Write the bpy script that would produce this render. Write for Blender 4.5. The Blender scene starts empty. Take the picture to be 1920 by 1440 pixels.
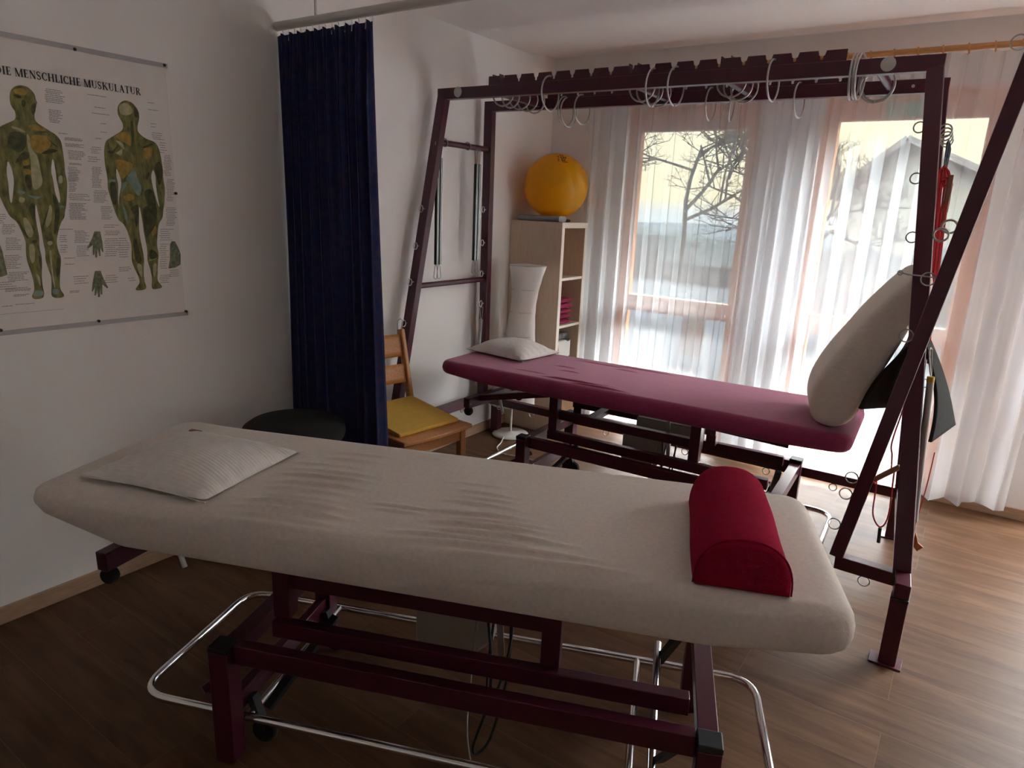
import bpy, bmesh, math, random
from mathutils import Vector, Matrix, geometry
PI = math.pi
scene = bpy.context.scene
COL = scene.collection
random.seed(7)

# ---------------------------------------------------------------- camera
cam_d = bpy.data.cameras.new('camera')
cam_d.sensor_width = 36.0
cam_d.lens = 1268.0 / 1920.0 * 36.0
cam_d.clip_start = 0.02
cam_d.clip_end = 400
cam = bpy.data.objects.new('camera', cam_d)
COL.objects.link(cam)
# columns: camera right, up, back expressed in room axes (x along the window wall, y towards it, z up)
RX, RD, RF = (0.82273, 0.56700, 0.04144), (0.17609, -0.18649, -0.96655), (-0.54057, 0.80249, -0.25331)
m = Matrix(((RX[0], -RD[0], -RF[0], 0.0), (RX[1], -RD[1], -RF[1], 0.0), (RX[2], -RD[2], -RF[2], 1.55), (0, 0, 0, 1)))
cam.matrix_world = m
scene.camera = cam

# ---------------------------------------------------------------- world, exposure
scene.view_settings.view_transform = 'Standard'
scene.view_settings.look = 'None'
scene.view_settings.gamma = 1.0
scene.view_settings.use_curve_mapping = False
scene.view_settings.exposure = 3.15
scene.cycles.max_bounces = 10
scene.cycles.diffuse_bounces = 6
scene.cycles.glossy_bounces = 4
scene.cycles.transmission_bounces = 8
scene.cycles.transparent_max_bounces = 24
scene.cycles.caustics_reflective = False
scene.cycles.caustics_refractive = False
scene.cycles.use_denoising = True
scene.cycles.sample_clamp_indirect = 6.0
world = bpy.data.worlds.new('sky')
scene.world = world
world.use_nodes = True
nt = world.node_tree
nt.nodes.clear()
wo = nt.nodes.new('ShaderNodeOutputWorld')
bg = nt.nodes.new('ShaderNodeBackground')
tc = nt.nodes.new('ShaderNodeTexCoord')
sx = nt.nodes.new('ShaderNodeSeparateXYZ')
rp = nt.nodes.new('ShaderNodeValToRGB')
nt.links.new(tc.outputs['Generated'], sx.inputs[0])
nt.links.new(sx.outputs['Z'], rp.inputs[0])
nt.links.new(rp.outputs[0], bg.inputs[0])
nt.links.new(bg.outputs[0], wo.inputs[0])
cr = rp.color_ramp
def sky_stop(pos, rgb, k):
    e = cr.elements.new(pos); e.color = (rgb[0] * k / 12, rgb[1] * k / 12, rgb[2] * k / 12, 1)
# overcast winter sky: pale cream along the horizon, much brighter towards the zenith
cr.elements[0].position = 0.0; cr.elements[0].color = (0.17 / 12, 0.19 / 12, 0.20 / 12, 1)
cr.elements[1].position = 1.0; cr.elements[1].color = (0.90, 0.96, 1.0, 1)
sky_stop(0.02, (1.0, 0.90, 0.62), 0.25)
sky_stop(0.13, (1.0, 0.94, 0.70), 0.28)
sky_stop(0.24, (1.0, 0.95, 0.82), 1.0)
sky_stop(0.46, (0.96, 0.97, 1.0), 11.0)
bg.inputs[1].default_value = 12.0

def portal(x, z, w, h):
    l = bpy.data.lights.new('window_portal', 'AREA')
    l.shape = 'RECTANGLE'; l.size = w; l.size_y = h
    l.cycles.is_portal = True
    o = bpy.data.objects.new('window_portal', l)
    o.location = (x, 4.66, z); o.rotation_euler = (-PI / 2, 0, 0)
    COL.objects.link(o); return o
portal(-1.69, 1.12, 0.90, 2.24)
portal(-0.46, 1.14, 0.90, 2.28)
portal(1.58, 1.14, 1.94, 2.28)  # portal of the added windows out of view

# ---------------------------------------------------------------- materials
MATS = {}
def mat(name, color, rough=0.6, metal=0.0, var=0.0, vscale=8.0, stretch=(1, 1, 1), bump=0.0, bscale=60.0, color2=None, spec=0.5, sheen=0.0, detail=3.0):
    if name in MATS: return MATS[name]
    M = bpy.data.materials.new(name); M.use_nodes = True
    t = M.node_tree; b = t.nodes['Principled BSDF']
    b.inputs['Roughness'].default_value = rough
    b.inputs['Metallic'].default_value = metal
    b.inputs['Specular IOR Level'].default_value = spec
    b.inputs['Base Color'].default_value = (*color, 1)
    if sheen: b.inputs['Sheen Weight'].default_value = sheen
    co = t.nodes.new('ShaderNodeTexCoord'); mp = t.nodes.new('ShaderNodeMapping')
    mp.inputs['Scale'].default_value = stretch
    t.links.new(co.outputs['Object'], mp.inputs[0])
    if var > 0 or color2:
        n = t.nodes.new('ShaderNodeTexNoise'); n.inputs['Scale'].default_value = vscale; n.inputs['Detail'].default_value = detail
        t.links.new(mp.outputs[0], n.inputs['Vector'])
        r = t.nodes.new('ShaderNodeValToRGB'); r.color_ramp.elements[0].position = 0.32; r.color_ramp.elements[1].position = 0.68
        c2 = color2 if color2 else tuple(min(1, c * (1 + var)) for c in color)
        c1 = color if color2 else tuple(c * (1 - var) for c in color)
        r.color_ramp.elements[0].color = (*c1, 1); r.color_ramp.elements[1].color = (*c2, 1)
        t.links.new(n.outputs['Fac'], r.inputs[0]); t.links.new(r.outputs[0], b.inputs['Base Color'])
    if bump > 0:
        n2 = t.nodes.new('ShaderNodeTexNoise'); n2.inputs['Scale'].default_value = bscale; n2.inputs['Detail'].default_value = 4
        t.links.new(mp.outputs[0], n2.inputs['Vector'])
        bp = t.nodes.new('ShaderNodeBump'); bp.inputs['Strength'].default_value = bump; bp.inputs['Distance'].default_value = 0.004
        t.links.new(n2.outputs['Fac'], bp.inputs['Height']); t.links.new(bp.outputs[0], b.inputs['Normal'])
    MATS[name] = M
    return M

M_wall = mat('wall_plaster', (0.875, 0.852, 0.825), 0.92, bump=0.10, bscale=180, spec=0.2)
M_ceil = mat('ceiling_plaster', (0.90, 0.885, 0.865), 0.95, bump=0.05, bscale=120, spec=0.2)
M_base = mat('skirting_wood', (0.42, 0.27, 0.17), 0.55, var=0.12, vscale=14, stretch=(1, 1, 8))
M_frame = mat('window_wood', (0.72, 0.30, 0.13), 0.4, var=0.15, vscale=10, stretch=(8, 8, 1))
M_rod = mat('rod_wood', (0.60, 0.30, 0.11), 0.4, var=0.12, vscale=12, stretch=(1, 10, 10))
M_burg = mat('burgundy_paint', (0.068, 0.008, 0.021), 0.33, var=0.06, vscale=20)
M_chrome = mat('chrome', (0.82, 0.83, 0.84), 0.13, 1.0)
M_steel = mat('steel_wire', (0.50, 0.50, 0.48), 0.35, 0.9)
M_black = mat('black_plastic', (0.012, 0.012, 0.014), 0.5)
M_rubber = mat('black_rubber', (0.010, 0.010, 0.011), 0.85)
M_blackcloth = mat('black_upholstery', (0.008, 0.007, 0.007), 0.9, bump=0.1)
M_cream = mat('cream_jersey', (0.72, 0.645, 0.585), 0.95, var=0.05, vscale=90, bump=0.35, bscale=420, spec=0.1, sheen=0.2)
M_red = mat('wine_jersey', (0.29, 0.040, 0.110), 0.93, var=0.07, vscale=60, bump=0.25, bscale=400, spec=0.1, sheen=0.25)
M_bolster = mat('red_terry', (0.29, 0.009, 0.036), 0.95, var=0.08, vscale=50, bump=0.4, bscale=300, spec=0.03)
M_pillow_w = mat('ribbed_white_cotton', (0.80, 0.765, 0.73), 0.9, var=0.04, vscale=40, bump=0.15, bscale=200, spec=0.1)
M_pillow_g = mat('grey_linen', (0.66, 0.60, 0.57), 0.9, var=0.05, vscale=60, bump=0.2, bscale=300, spec=0.1)
M_knit = mat('cream_knit', (0.76, 0.69, 0.61), 0.95, var=0.03, vscale=60, bump=0.5, bscale=90, spec=0.1)
M_felt = mat('grey_felt', (0.030, 0.029, 0.027), 0.97, var=0.15, vscale=60, bump=0.3, bscale=220, spec=0.05)
M_grey = mat('grey_foam', (0.34, 0.34, 0.36), 0.9, var=0.05, vscale=40)
M_beige = mat('shelf_veneer', (0.70, 0.56, 0.42), 0.55, var=0.06, vscale=9, stretch=(12, 12, 1))
M_beige_edge = mat('shelf_edge', (0.80, 0.74, 0.62), 0.5, var=0.04, vscale=9, stretch=(12, 12, 1))
M_wood = mat('chair_pine', (0.50, 0.205, 0.060), 0.42, var=0.16, vscale=9, stretch=(3, 14, 14))
M_yellow_foam = mat('yellow_foam', (0.66, 0.39, 0.065), 0.9, var=0.05, vscale=50, bump=0.1)
M_ball = mat('yellow_vinyl', (0.95, 0.50, 0.006), 0.30, var=0.03, vscale=5)
def let_light_through(M, col, k):
    t = M.node_tree; b = t.nodes['Principled BSDF']; o = t.nodes['Material Output']
    tl = t.nodes.new('ShaderNodeBsdfTranslucent'); tl.inputs[0].default_value = (*col, 1)
    mx = t.nodes.new('ShaderNodeMixShader'); mx.inputs[0].default_value = k
    t.links.new(b.outputs[0], mx.inputs[1]); t.links.new(tl.outputs[0], mx.inputs[2]); t.links.new(mx.outputs[0], o.inputs['Surface'])
let_light_through(M_ball, (1.0, 0.60, 0.01), 0.40)
M_ink = mat('black_ink', (0.03, 0.015, 0.01), 0.6)
M_paper = mat('poster_paper', (0.80, 0.75, 0.71), 0.55, var=0.02, vscale=20)
M_clear = mat('clear_strip', (0.44, 0.42, 0.42), 0.35)
M_pin = mat('pin_head', (0.02, 0.02, 0.022), 0.35)
M_caption = mat('caption_ink', (0.34, 0.31, 0.30), 0.8)
M_title = mat('title_ink', (0.035, 0.033, 0.035), 0.7)
M_fig = mat('print_olive', (0.085, 0.090, 0.022), 0.7, color2=(0.27, 0.25, 0.075), vscale=38, stretch=(1, 1.8, 0.7), detail=6)
M_fig_ochre = mat('print_ochre', (0.30, 0.19, 0.025), 0.7, color2=(0.46, 0.30, 0.06), vscale=60, stretch=(1, 1.4, 1))
M_fig_pale = mat('print_pale', (0.36, 0.35, 0.17), 0.7, color2=(0.52, 0.48, 0.30), vscale=50)
M_fig_dark = mat('print_dark', (0.040, 0.044, 0.014), 0.7, color2=(0.10, 0.10, 0.03), vscale=60)
M_fig_teal = mat('print_teal', (0.17, 0.26, 0.22), 0.7, color2=(0.28, 0.36, 0.29), vscale=40)
M_fig_small = mat('print_small', (0.10, 0.13, 0.075), 0.7, color2=(0.27, 0.27, 0.15), vscale=90)
M_plastic = mat('beige_plastic', (0.50, 0.46, 0.41), 0.5)
M_white_paint = mat('white_enamel', (0.72, 0.70, 0.66), 0.4)
M_rail = mat('rail_white', (0.62, 0.59, 0.56), 0.45)
M_towel = mat('wine_towel', (0.27, 0.035, 0.080), 0.95, var=0.12, vscale=80, bump=0.4, bscale=260, spec=0.05)
M_darkred = mat('dark_red_fabric', (0.17, 0.012, 0.02), 0.9)
M_cord = mat('red_cord', (0.52, 0.022, 0.03), 0.75, var=0.2, vscale=200)
M_wood_block = mat('brown_wood_block', (0.20, 0.075, 0.035), 0.55)
M_grip = mat('tan_wood_grip', (0.33, 0.17, 0.085), 0.5)
M_spring = mat('green_spring', (0.055, 0.075, 0.06), 0.45, 0.5)
M_sleeve = mat('grey_sleeve', (0.34, 0.34, 0.33), 0.6)
M_yel_ring = mat('yellow_tape', (0.5, 0.35, 0.03), 0.6)
M_cable = mat('grey_cable', (0.33, 0.31, 0.28), 0.6)
M_cable_d = mat('dark_cable', (0.02, 0.02, 0.02), 0.6)
M_zinc = mat('zinc_plate', (0.50, 0.49, 0.47), 0.4, 0.6)
M_bark = mat('bark', (0.0030, 0.0025, 0.0016), 1.0, spec=0.0)
M_field = mat('frosted_field', (0.0085, 0.0105, 0.0118), 1.0, spec=0.0, var=0.06, vscale=0.6)
M_house = mat('house_render', (0.046, 0.048, 0.040), 1.0, spec=0.0)
M_roof = mat('house_roof', (0.026, 0.026, 0.0245), 1.0, spec=0.0)
M_hedge = mat('hedge_leaf', (0.0075, 0.0098, 0.0100), 1.0, spec=0.0, var=0.3, vscale=4, bump=0.5, bscale=8)
M_sticker = mat('green_sticker', (0.05, 0.42, 0.19), 0.5)
M_white = mat('white_print', (0.92, 0.94, 0.90), 0.6)
M_sheet = mat('white_sheet', (0.82, 0.84, 0.80), 0.7)

def floor_material():
    M = bpy.data.materials.new('oak_planks'); M.use_nodes = True
    t = M.node_tree; b = t.nodes['Principled BSDF']
    co = t.nodes.new('ShaderNodeTexCoord')
    br = t.nodes.new('ShaderNodeTexBrick')
    br.inputs['Scale'].default_value = 1.0
    br.inputs['Brick Width'].default_value = 1.22; br.inputs['Row Height'].default_value = 0.18
    br.inputs['Mortar Size'].default_value = 0.0012; br.inputs['Bias'].default_value = 0.0
    br.offset = 0.37
    br.inputs['Color1'].default_value = (0, 0, 0, 1); br.inputs['Color2'].default_value = (1, 1, 1, 1); br.inputs['Mortar'].default_value = (0.3, 0.3, 0.3, 1)
    t.links.new(co.outputs['Object'], br.inputs['Vector'])
    mp = t.nodes.new('ShaderNodeMapping'); mp.inputs['Scale'].default_value = (1.3, 11, 1)
    t.links.new(co.outputs['Object'], mp.inputs[0])
    add = t.nodes.new('ShaderNodeVectorMath'); add.operation = 'ADD'
    mul = t.nodes.new('ShaderNodeVectorMath'); mul.operation = 'SCALE'; mul.inputs['Scale'].default_value = 7.0
    t.links.new(br.outputs['Color'], mul.inputs[0]); t.links.new(mp.outputs[0], add.inputs[0]); t.links.new(mul.outputs[0], add.inputs[1])
    n = t.nodes.new('ShaderNodeTexNoise'); n.inputs['Scale'].default_value = 1.6; n.inputs['Detail'].default_value = 8; n.inputs['Roughness'].default_value = 0.62; n.inputs['Distortion'].default_value = 0.6
    t.links.new(add.outputs[0], n.inputs['Vector'])
    r = t.nodes.new('ShaderNodeValToRGB')
    r.color_ramp.elements[0].position = 0.30; r.color_ramp.elements[0].color = (0.074, 0.034, 0.018, 1)
    r.color_ramp.elements[1].position = 0.70; r.color_ramp.elements[1].color = (0.165, 0.088, 0.047, 1)
    e = r.color_ramp.elements.new(0.5); e.color = (0.116, 0.058, 0.031, 1)
    t.links.new(n.outputs['Fac'], r.inputs[0])
    mx = t.nodes.new('ShaderNodeMix'); mx.data_type = 'RGBA'; mx.blend_type = 'MULTIPLY'; mx.inputs['Factor'].default_value = 1.0
    r2 = t.nodes.new('ShaderNodeValToRGB')
    r2.color_ramp.elements[0].color = (0.90, 0.89, 0.88, 1); r2.color_ramp.elements[1].color = (1.04, 1.03, 1.02, 1)
    t.links.new(br.outputs['Color'], r2.inputs[0])
    t.links.new(r.outputs[0], mx.inputs['A']); t.links.new(r2.outputs[0], mx.inputs['B'])
    mx2 = t.nodes.new('ShaderNodeMix'); mx2.data_type = 'RGBA'; mx2.inputs['B'].default_value = (0.16, 0.09, 0.055, 1)
    t.links.new(br.outputs['Fac'], mx2.inputs['Factor']); t.links.new(mx.outputs['Result'], mx2.inputs['A'])
    t.links.new(mx2.outputs['Result'], b.inputs['Base Color'])
    b.inputs['Roughness'].default_value = 0.46
    b.inputs['Specular IOR Level'].default_value = 0.14
    bp = t.nodes.new('ShaderNodeBump'); bp.inputs['Strength'].default_value = 0.12; bp.inputs['Distance'].default_value = 0.003
    t.links.new(n.outputs['Fac'], bp.inputs['Height']); t.links.new(bp.outputs[0], b.inputs['Normal'])
    return M
M_floor = floor_material()

def sheer_material():
    M = bpy.data.materials.new('sheer_voile'); M.use_nodes = True
    t = M.node_tree; t.nodes.clear()
    o = t.nodes.new('ShaderNodeOutputMaterial')
    tr = t.nodes.new('ShaderNodeBsdfTransparent'); tr.inputs[0].default_value = (1, 1, 1, 1)
    tl = t.nodes.new('ShaderNodeBsdfTranslucent'); tl.inputs[0].default_value = (0.83, 0.87, 0.92, 1)
    df = t.nodes.new('ShaderNodeBsdfDiffuse'); df.inputs[0].default_value = (0.85, 0.87, 0.90, 1)
    m1 = t.nodes.new('ShaderNodeMixShader'); m1.inputs[0].default_value = 0.42
    m2 = t.nodes.new('ShaderNodeMixShader'); m2.inputs[0].default_value = 0.55
    t.links.new(tl.outputs[0], m1.inputs[1]); t.links.new(df.outputs[0], m1.inputs[2])
    t.links.new(tr.outputs[0], m2.inputs[1]); t.links.new(m1.outputs[0], m2.inputs[2])
    t.links.new(m2.outputs[0], o.inputs[0])
    return M
M_sheer = sheer_material()

def glass_material():
    M = bpy.data.materials.new('window_glass'); M.use_nodes = True
    t = M.node_tree; t.nodes.clear()
    o = t.nodes.new('ShaderNodeOutputMaterial')
    tr = t.nodes.new('ShaderNodeBsdfTransparent'); tr.inputs[0].default_value = (0.95, 0.97, 0.96, 1)
    gl = t.nodes.new('ShaderNodeBsdfGlossy'); gl.inputs['Roughness'].default_value = 0.02
    m1 = t.nodes.new('ShaderNodeMixShader'); m1.inputs[0].default_value = 0.05
    t.links.new(tr.outputs[0], m1.inputs[1]); t.links.new(gl.outputs[0], m1.inputs[2]); t.links.new(m1.outputs[0], o.inputs[0])
    return M
M_glass = glass_material()

def shade_material():
    M = bpy.data.materials.new('rice_paper'); M.use_nodes = True
    t = M.node_tree; t.nodes.clear()
    o = t.nodes.new('ShaderNodeOutputMaterial')
    tl = t.nodes.new('ShaderNodeBsdfTranslucent'); tl.inputs[0].default_value = (0.82, 0.78, 0.72, 1)
    df = t.nodes.new('ShaderNodeBsdfDiffuse'); df.inputs[0].default_value = (0.84, 0.81, 0.77, 1)
    m1 = t.nodes.new('ShaderNodeMixShader'); m1.inputs[0].default_value = 0.68
    n = t.nodes.new('ShaderNodeTexNoise'); n.inputs['Scale'].default_value = 26; n.inputs['Detail'].default_value = 5
    co = t.nodes.new('ShaderNodeTexCoord'); t.links.new(co.outputs['Object'], n.inputs['Vector'])
    bp = t.nodes.new('ShaderNodeBump'); bp.inputs['Strength'].default_value = 0.7; bp.inputs['Distance'].default_value = 0.006
    t.links.new(n.outputs['Fac'], bp.inputs['Height']); t.links.new(bp.outputs[0], df.inputs['Normal'])
    t.links.new(tl.outputs[0], m1.inputs[1]); t.links.new(df.outputs[0], m1.inputs[2]); t.links.new(m1.outputs[0], o.inputs[0])
    return M
M_shade = shade_material()

def drape_material():
    M = bpy.data.materials.new('navy_drape'); M.use_nodes = True
    t = M.node_tree; b = t.nodes['Principled BSDF']
    b.inputs['Roughness'].default_value = 0.9; b.inputs['Specular IOR Level'].default_value = 0.15
    b.inputs['Sheen Weight'].default_value = 0.1
    co = t.nodes.new('ShaderNodeTexCoord'); mp = t.nodes.new('ShaderNodeMapping'); mp.inputs['Scale'].default_value = (30, 30, 34)
    t.links.new(co.outputs['Object'], mp.inputs[0])
    w = t.nodes.new('ShaderNodeTexNoise'); w.inputs['Scale'].default_value = 1.0; w.inputs['Detail'].default_value = 2
    t.links.new(mp.outputs[0], w.inputs['Vector'])
    r = t.nodes.new('ShaderNodeValToRGB')
    r.color_ramp.elements[0].position = 0.42; r.color_ramp.elements[0].color = (0.022, 0.032, 0.110, 1)
    r.color_ramp.elements[1].position = 0.60; r.color_ramp.elements[1].color = (0.046, 0.038, 0.098, 1)
    t.links.new(w.outputs['Fac'], r.inputs[0]); t.links.new(r.outputs[0], b.inputs['Base Color'])
    return M
M_drape = drape_material()

def rosette_material():
    M = bpy.data.materials.new('rosette_print'); M.use_nodes = True
    t = M.node_tree; b = t.nodes['Principled BSDF']; b.inputs['Roughness'].default_value = 0.8
    co = t.nodes.new('ShaderNodeTexCoord'); mp = t.nodes.new('ShaderNodeMapping'); mp.inputs['Scale'].default_value = (10.5, 10.5, 10.5)
    t.links.new(co.outputs['Object'], mp.inputs[0])
    v = t.nodes.new('ShaderNodeTexVoronoi'); v.inputs['Scale'].default_value = 1.0
    t.links.new(mp.outputs[0], v.inputs['Vector'])
    r = t.nodes.new('ShaderNodeValToRGB'); c = r.color_ramp
    D, G, L = (0.045, 0.045, 0.06, 1), (0.26, 0.24, 0.235, 1), (0.66, 0.62, 0.585, 1)
    c.elements[0].position = 0.08; c.elements[0].color = D
    c.elements[1].position = 0.66; c.elements[1].color = L
    for p_, q_ in ((0.15, G), (0.22, D), (0.30, G), (0.36, D), (0.46, D), (0.52, L)):
        e_ = c.elements.new(p_); e_.color = q_
    t.links.new(v.outputs['Distance'], r.inputs[0]); t.links.new(r.outputs[0], b.inputs['Base Color'])
    return M
M_rosette = rosette_material()

# ---------------------------------------------------------------- mesh helpers
class MB:
    def __init__(s): s.bm = bmesh.new()
    def _xf(s, vs, mtx):
        bmesh.ops.transform(s.bm, matrix=mtx, verts=vs)
    def box(s, c, d, rz=0.0, mtx=None):
        r = bmesh.ops.create_cube(s.bm, size=1.0)
        M = Matrix.Translation(c) @ Matrix.Rotation(rz, 4, 'Z') @ (mtx if mtx else Matrix.Identity(4)) @ Matrix.Diagonal((d[0], d[1], d[2], 1))
        s._xf(r['verts'], M); return s
    def bx(s, x0, x1, y0, y1, z0, z1):
        return s.box(((x0 + x1) / 2, (y0 + y1) / 2, (z0 + z1) / 2), (x1 - x0, y1 - y0, z1 - z0))
    def bar(s, p0, p1, w, h, up=(0, 0, 1), ext=0.0):
        p0, p1 = Vector(p0), Vector(p1); d = (p1 - p0); L = d.length + 2 * ext; d.normalize()
        u = Vector(up); side = d.cross(u)
        if side.length < 1e-4: side = d.cross(Vector((0, 1, 0)))
        side.normalize(); u = side.cross(d).normalized()
        c = (p0 + p1) / 2
        M = Matrix(((d[0] * L, side[0] * w, u[0] * h, c[0]), (d[1] * L, side[1] * w, u[1] * h, c[1]), (d[2] * L, side[2] * w, u[2] * h, c[2]), (0, 0, 0, 1)))
        r = bmesh.ops.create_cube(s.bm, size=1.0); s._xf(r['verts'], M); return s
    def tube(s, pts, r, n=8, closed=False, caps=True):
        pts = [Vector(p) for p in pts]; N = len(pts); rings = []
        prev = None
        for i, p in enumerate(pts):
            if closed: t = pts[(i + 1) % N] - pts[i - 1]
            else: t = pts[min(i + 1, N - 1)] - pts[max(i - 1, 0)]
            if t.length < 1e-9: t = Vector((0, 0, 1))
            t.normalize()
            if prev is None:
                a = Vector((0, 0, 1)) if abs(t.z) < 0.9 else Vector((1, 0, 0))
                prev = t.cross(a).normalized()
            nx = (prev - t * prev.dot(t))
            if nx.length < 1e-6: nx = t.orthogonal()
            nx.normalize(); prev = nx; ny = t.cross(nx)
            rr = r[i] if isinstance(r, (list, tuple)) else r
            rings.append([s.bm.verts.new(p + (nx * math.cos(2 * PI * k / n) + ny * math.sin(2 * PI * k / n)) * rr) for k in range(n)])
        M = N if closed else N - 1
        for i in range(M):
            a, b = rings[i], rings[(i + 1) % N]
            off = 0
            if closed and i == N - 1:
                off = min(range(n), key=lambda o: (a[0].co - b[o].co).length)
            for k in range(n):
                try: s.bm.faces.new((a[k], a[(k + 1) % n], b[(k + 1 + off) % n], b[(k + off) % n]))
                except ValueError: pass
        if caps and not closed:
            s.bm.faces.new(list(reversed(rings[0]))); s.bm.faces.new(rings[-1])
        return s
    def ring(s, c, nrm, R, r, n=20, k=6, a0=0.0, a1=2 * PI):
        c = Vector(c); nrm = Vector(nrm).normalized(); u = nrm.orthogonal().normalized(); v = nrm.cross(u)
        full = abs(a1 - a0) > 2 * PI - 1e-3
        pts = [c + (u * math.cos(a0 + (a1 - a0) * i / n) + v * math.sin(a0 + (a1 - a0) * i / n)) * R for i in range(n if full else n + 1)]
        return s.tube(pts, r, k, closed=full)
    def lathe(s, prof, c=(0, 0, 0), n=32, cap=True):
        c = Vector(c); rings = []
        for (r, z) in prof:
            rings.append([s.bm.verts.new(c + Vector((r * math.cos(2 * PI * k / n), r * math.sin(2 * PI * k / n), z))) for k in range(n)])
        for a, b in zip(rings, rings[1:]):
            for k in range(n): s.bm.faces.new((a[k], a[(k + 1) % n], b[(k + 1) % n], b[k]))
        if cap:
            s.bm.faces.new(list(reversed(rings[0]))); s.bm.faces.new(rings[-1])
        return s
    def prism(s, poly, ax, c0, c1):
        """poly: 2-D points; ax = axis of extrusion ('x','y','z')"""
        def P(a, b, c): return {'x': (c, a, b), 'y': (a, c, b), 'z': (a, b, c)}[ax]
        v0 = [s.bm.verts.new(P(a, b, c0)) for a, b in poly]; v1 = [s.bm.verts.new(P(a, b, c1)) for a, b in poly]
        tris = geometry.tessellate_polygon([[Vector((a, b, 0)) for a, b in poly]])
        for t in tris:
            s.bm.faces.new([v0[i] for i in t]); s.bm.faces.new([v1[i] for i in reversed(t)])
        n = len(poly)
        for i in range(n): s.bm.faces.new((v0[i], v0[(i + 1) % n], v1[(i + 1) % n], v1[i]))
        return s
    def flat(s, poly, x):
        """polygon of (y, z) points lying on the left wall at x"""
        v = [s.bm.verts.new((x, a, b)) for a, b in poly]
        for t in geometry.tessellate_polygon([[Vector((a, b, 0)) for a, b in poly]]):
            s.bm.faces.new([v[i] for i in t])
        return s
    def grid(s, f, nu, nv, closed_u=False):
        vs = [[s.bm.verts.new(f(i / (nu if closed_u else nu - 1), j / (nv - 1))) for j in range(nv)] for i in range(nu)]
        for i in range(nu if closed_u else nu - 1):
            for j in range(nv - 1):
                s.bm.faces.new((vs[i][j], vs[(i + 1) % nu][j], vs[(i + 1) % nu][j + 1], vs[i][j + 1]))
        return vs
    def build(s, name, material, parent=None, world=True, smooth=True, bevel=0.0, angle=40):
        bm = s.bm
        if parent is not None and world:
            inv = parent_matrix(parent).inverted()
            bmesh.ops.transform(bm, matrix=inv, verts=bm.verts)
        bmesh.ops.recalc_face_normals(bm, faces=bm.faces)
        me = bpy.data.meshes.new(name)
        bm.to_mesh(me); bm.free()
        if isinstance(material, (list, tuple)):
            for q in material: me.materials.append(q)
        else: me.materials.append(material)
        o = bpy.data.objects.new(name, me); COL.objects.link(o)
        if parent is not None: o.parent = parent
        if smooth:
            for p in me.polygons: p.use_smooth = True
            me.set_sharp_from_angle(angle=math.radians(angle))
        if bevel > 0:
            b = o.modifiers.new('bevel', 'BEVEL'); b.width = bevel; b.segments = 2; b.limit_method = 'ANGLE'; b.angle_limit = math.radians(50)
        return o

def parent_matrix(p):
    M = Matrix.Identity(4); q = p; chain = []
    while q is not None:
        chain.append(Matrix.Translation(q.location) @ q.rotation_euler.to_matrix().to_4x4()); q = q.parent
    for c in reversed(chain): M = M @ c
    return M
def tag(o, label, cat, group=None, kind=None):
    o['label'] = label; o['category'] = cat
    if group: o['group'] = group
    if kind: o['kind'] = kind
    return o
def thing(name, label, cat, loc=(0, 0, 0), rz=0.0, group=None):
    o = bpy.data.objects.new(name, None); COL.objects.link(o)
    o.location = loc; o.rotation_euler = (0, 0, rz); o.empty_display_size = 0.05
    return tag(o, label, cat, group)
def struct(o):
    o['kind'] = 'structure'; return o
def dup(o, parent=None):
    c = o.copy(); COL.objects.link(c)
    if parent is not None: c.parent = parent
    for ch in [q for q in bpy.data.objects if q.parent == o]: dup(ch, c)
    return c
def rounded_path(pts, r, n=6):
    """closed polyline with rounded corners"""
    out = []; N = len(pts)
    for i in range(N):
        p, a, b = Vector(pts[i]), Vector(pts[i - 1]), Vector(pts[(i + 1) % N])
        d1 = (a - p).normalized(); d2 = (b - p).normalized()
        q1, q2 = p + d1 * r, p + d2 * r
        for k in range(n + 1):
            t = k / n
            out.append(q1 * (1 - t) ** 2 + p * 2 * t * (1 - t) + q2 * t * t)
    return out
def smooth_path(pts, n=8):
    """Catmull-Rom through pts"""
    P = [Vector(p) for p in pts]; P = [P[0] * 2 - P[1]] + P + [P[-1] * 2 - P[-2]]; out = []
    for i in range(1, len(P) - 2):
        for k in range(n):
            t = k / n; a, b, c, d = P[i - 1], P[i], P[i + 1], P[i + 2]
            out.append(0.5 * ((2 * b) + (c - a) * t + (2 * a - 5 * b + 4 * c - d) * t * t + (3 * b - a - 3 * c + d) * t ** 3))
    out.append(P[-2]); return out
def text_mesh(body, size, name, material, parent, mtx, shear=0.0):
    cu = bpy.data.curves.new(name, 'FONT'); cu.body = body; cu.size = size; cu.extrude = 0.0004; cu.align_x = 'CENTER'; cu.align_y = 'CENTER'
    cu.resolution_u = 3; cu.offset = size * 0.012
    to = bpy.data.objects.new(name + '_curve', cu); COL.objects.link(to)
    dg = bpy.context.evaluated_depsgraph_get(); dg.update()
    me = bpy.data.meshes.new_from_object(to.evaluated_get(dg))
    bpy.data.objects.remove(to); bpy.data.curves.remove(cu)
    me.name = name
    if parent is not None: mtx = parent_matrix(parent).inverted() @ mtx
    me.transform(mtx); me.materials.clear(); me.materials.append(material)
    o = bpy.data.objects.new(name, me); COL.objects.link(o)
    if parent is not None: o.parent = parent
    return o

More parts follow.
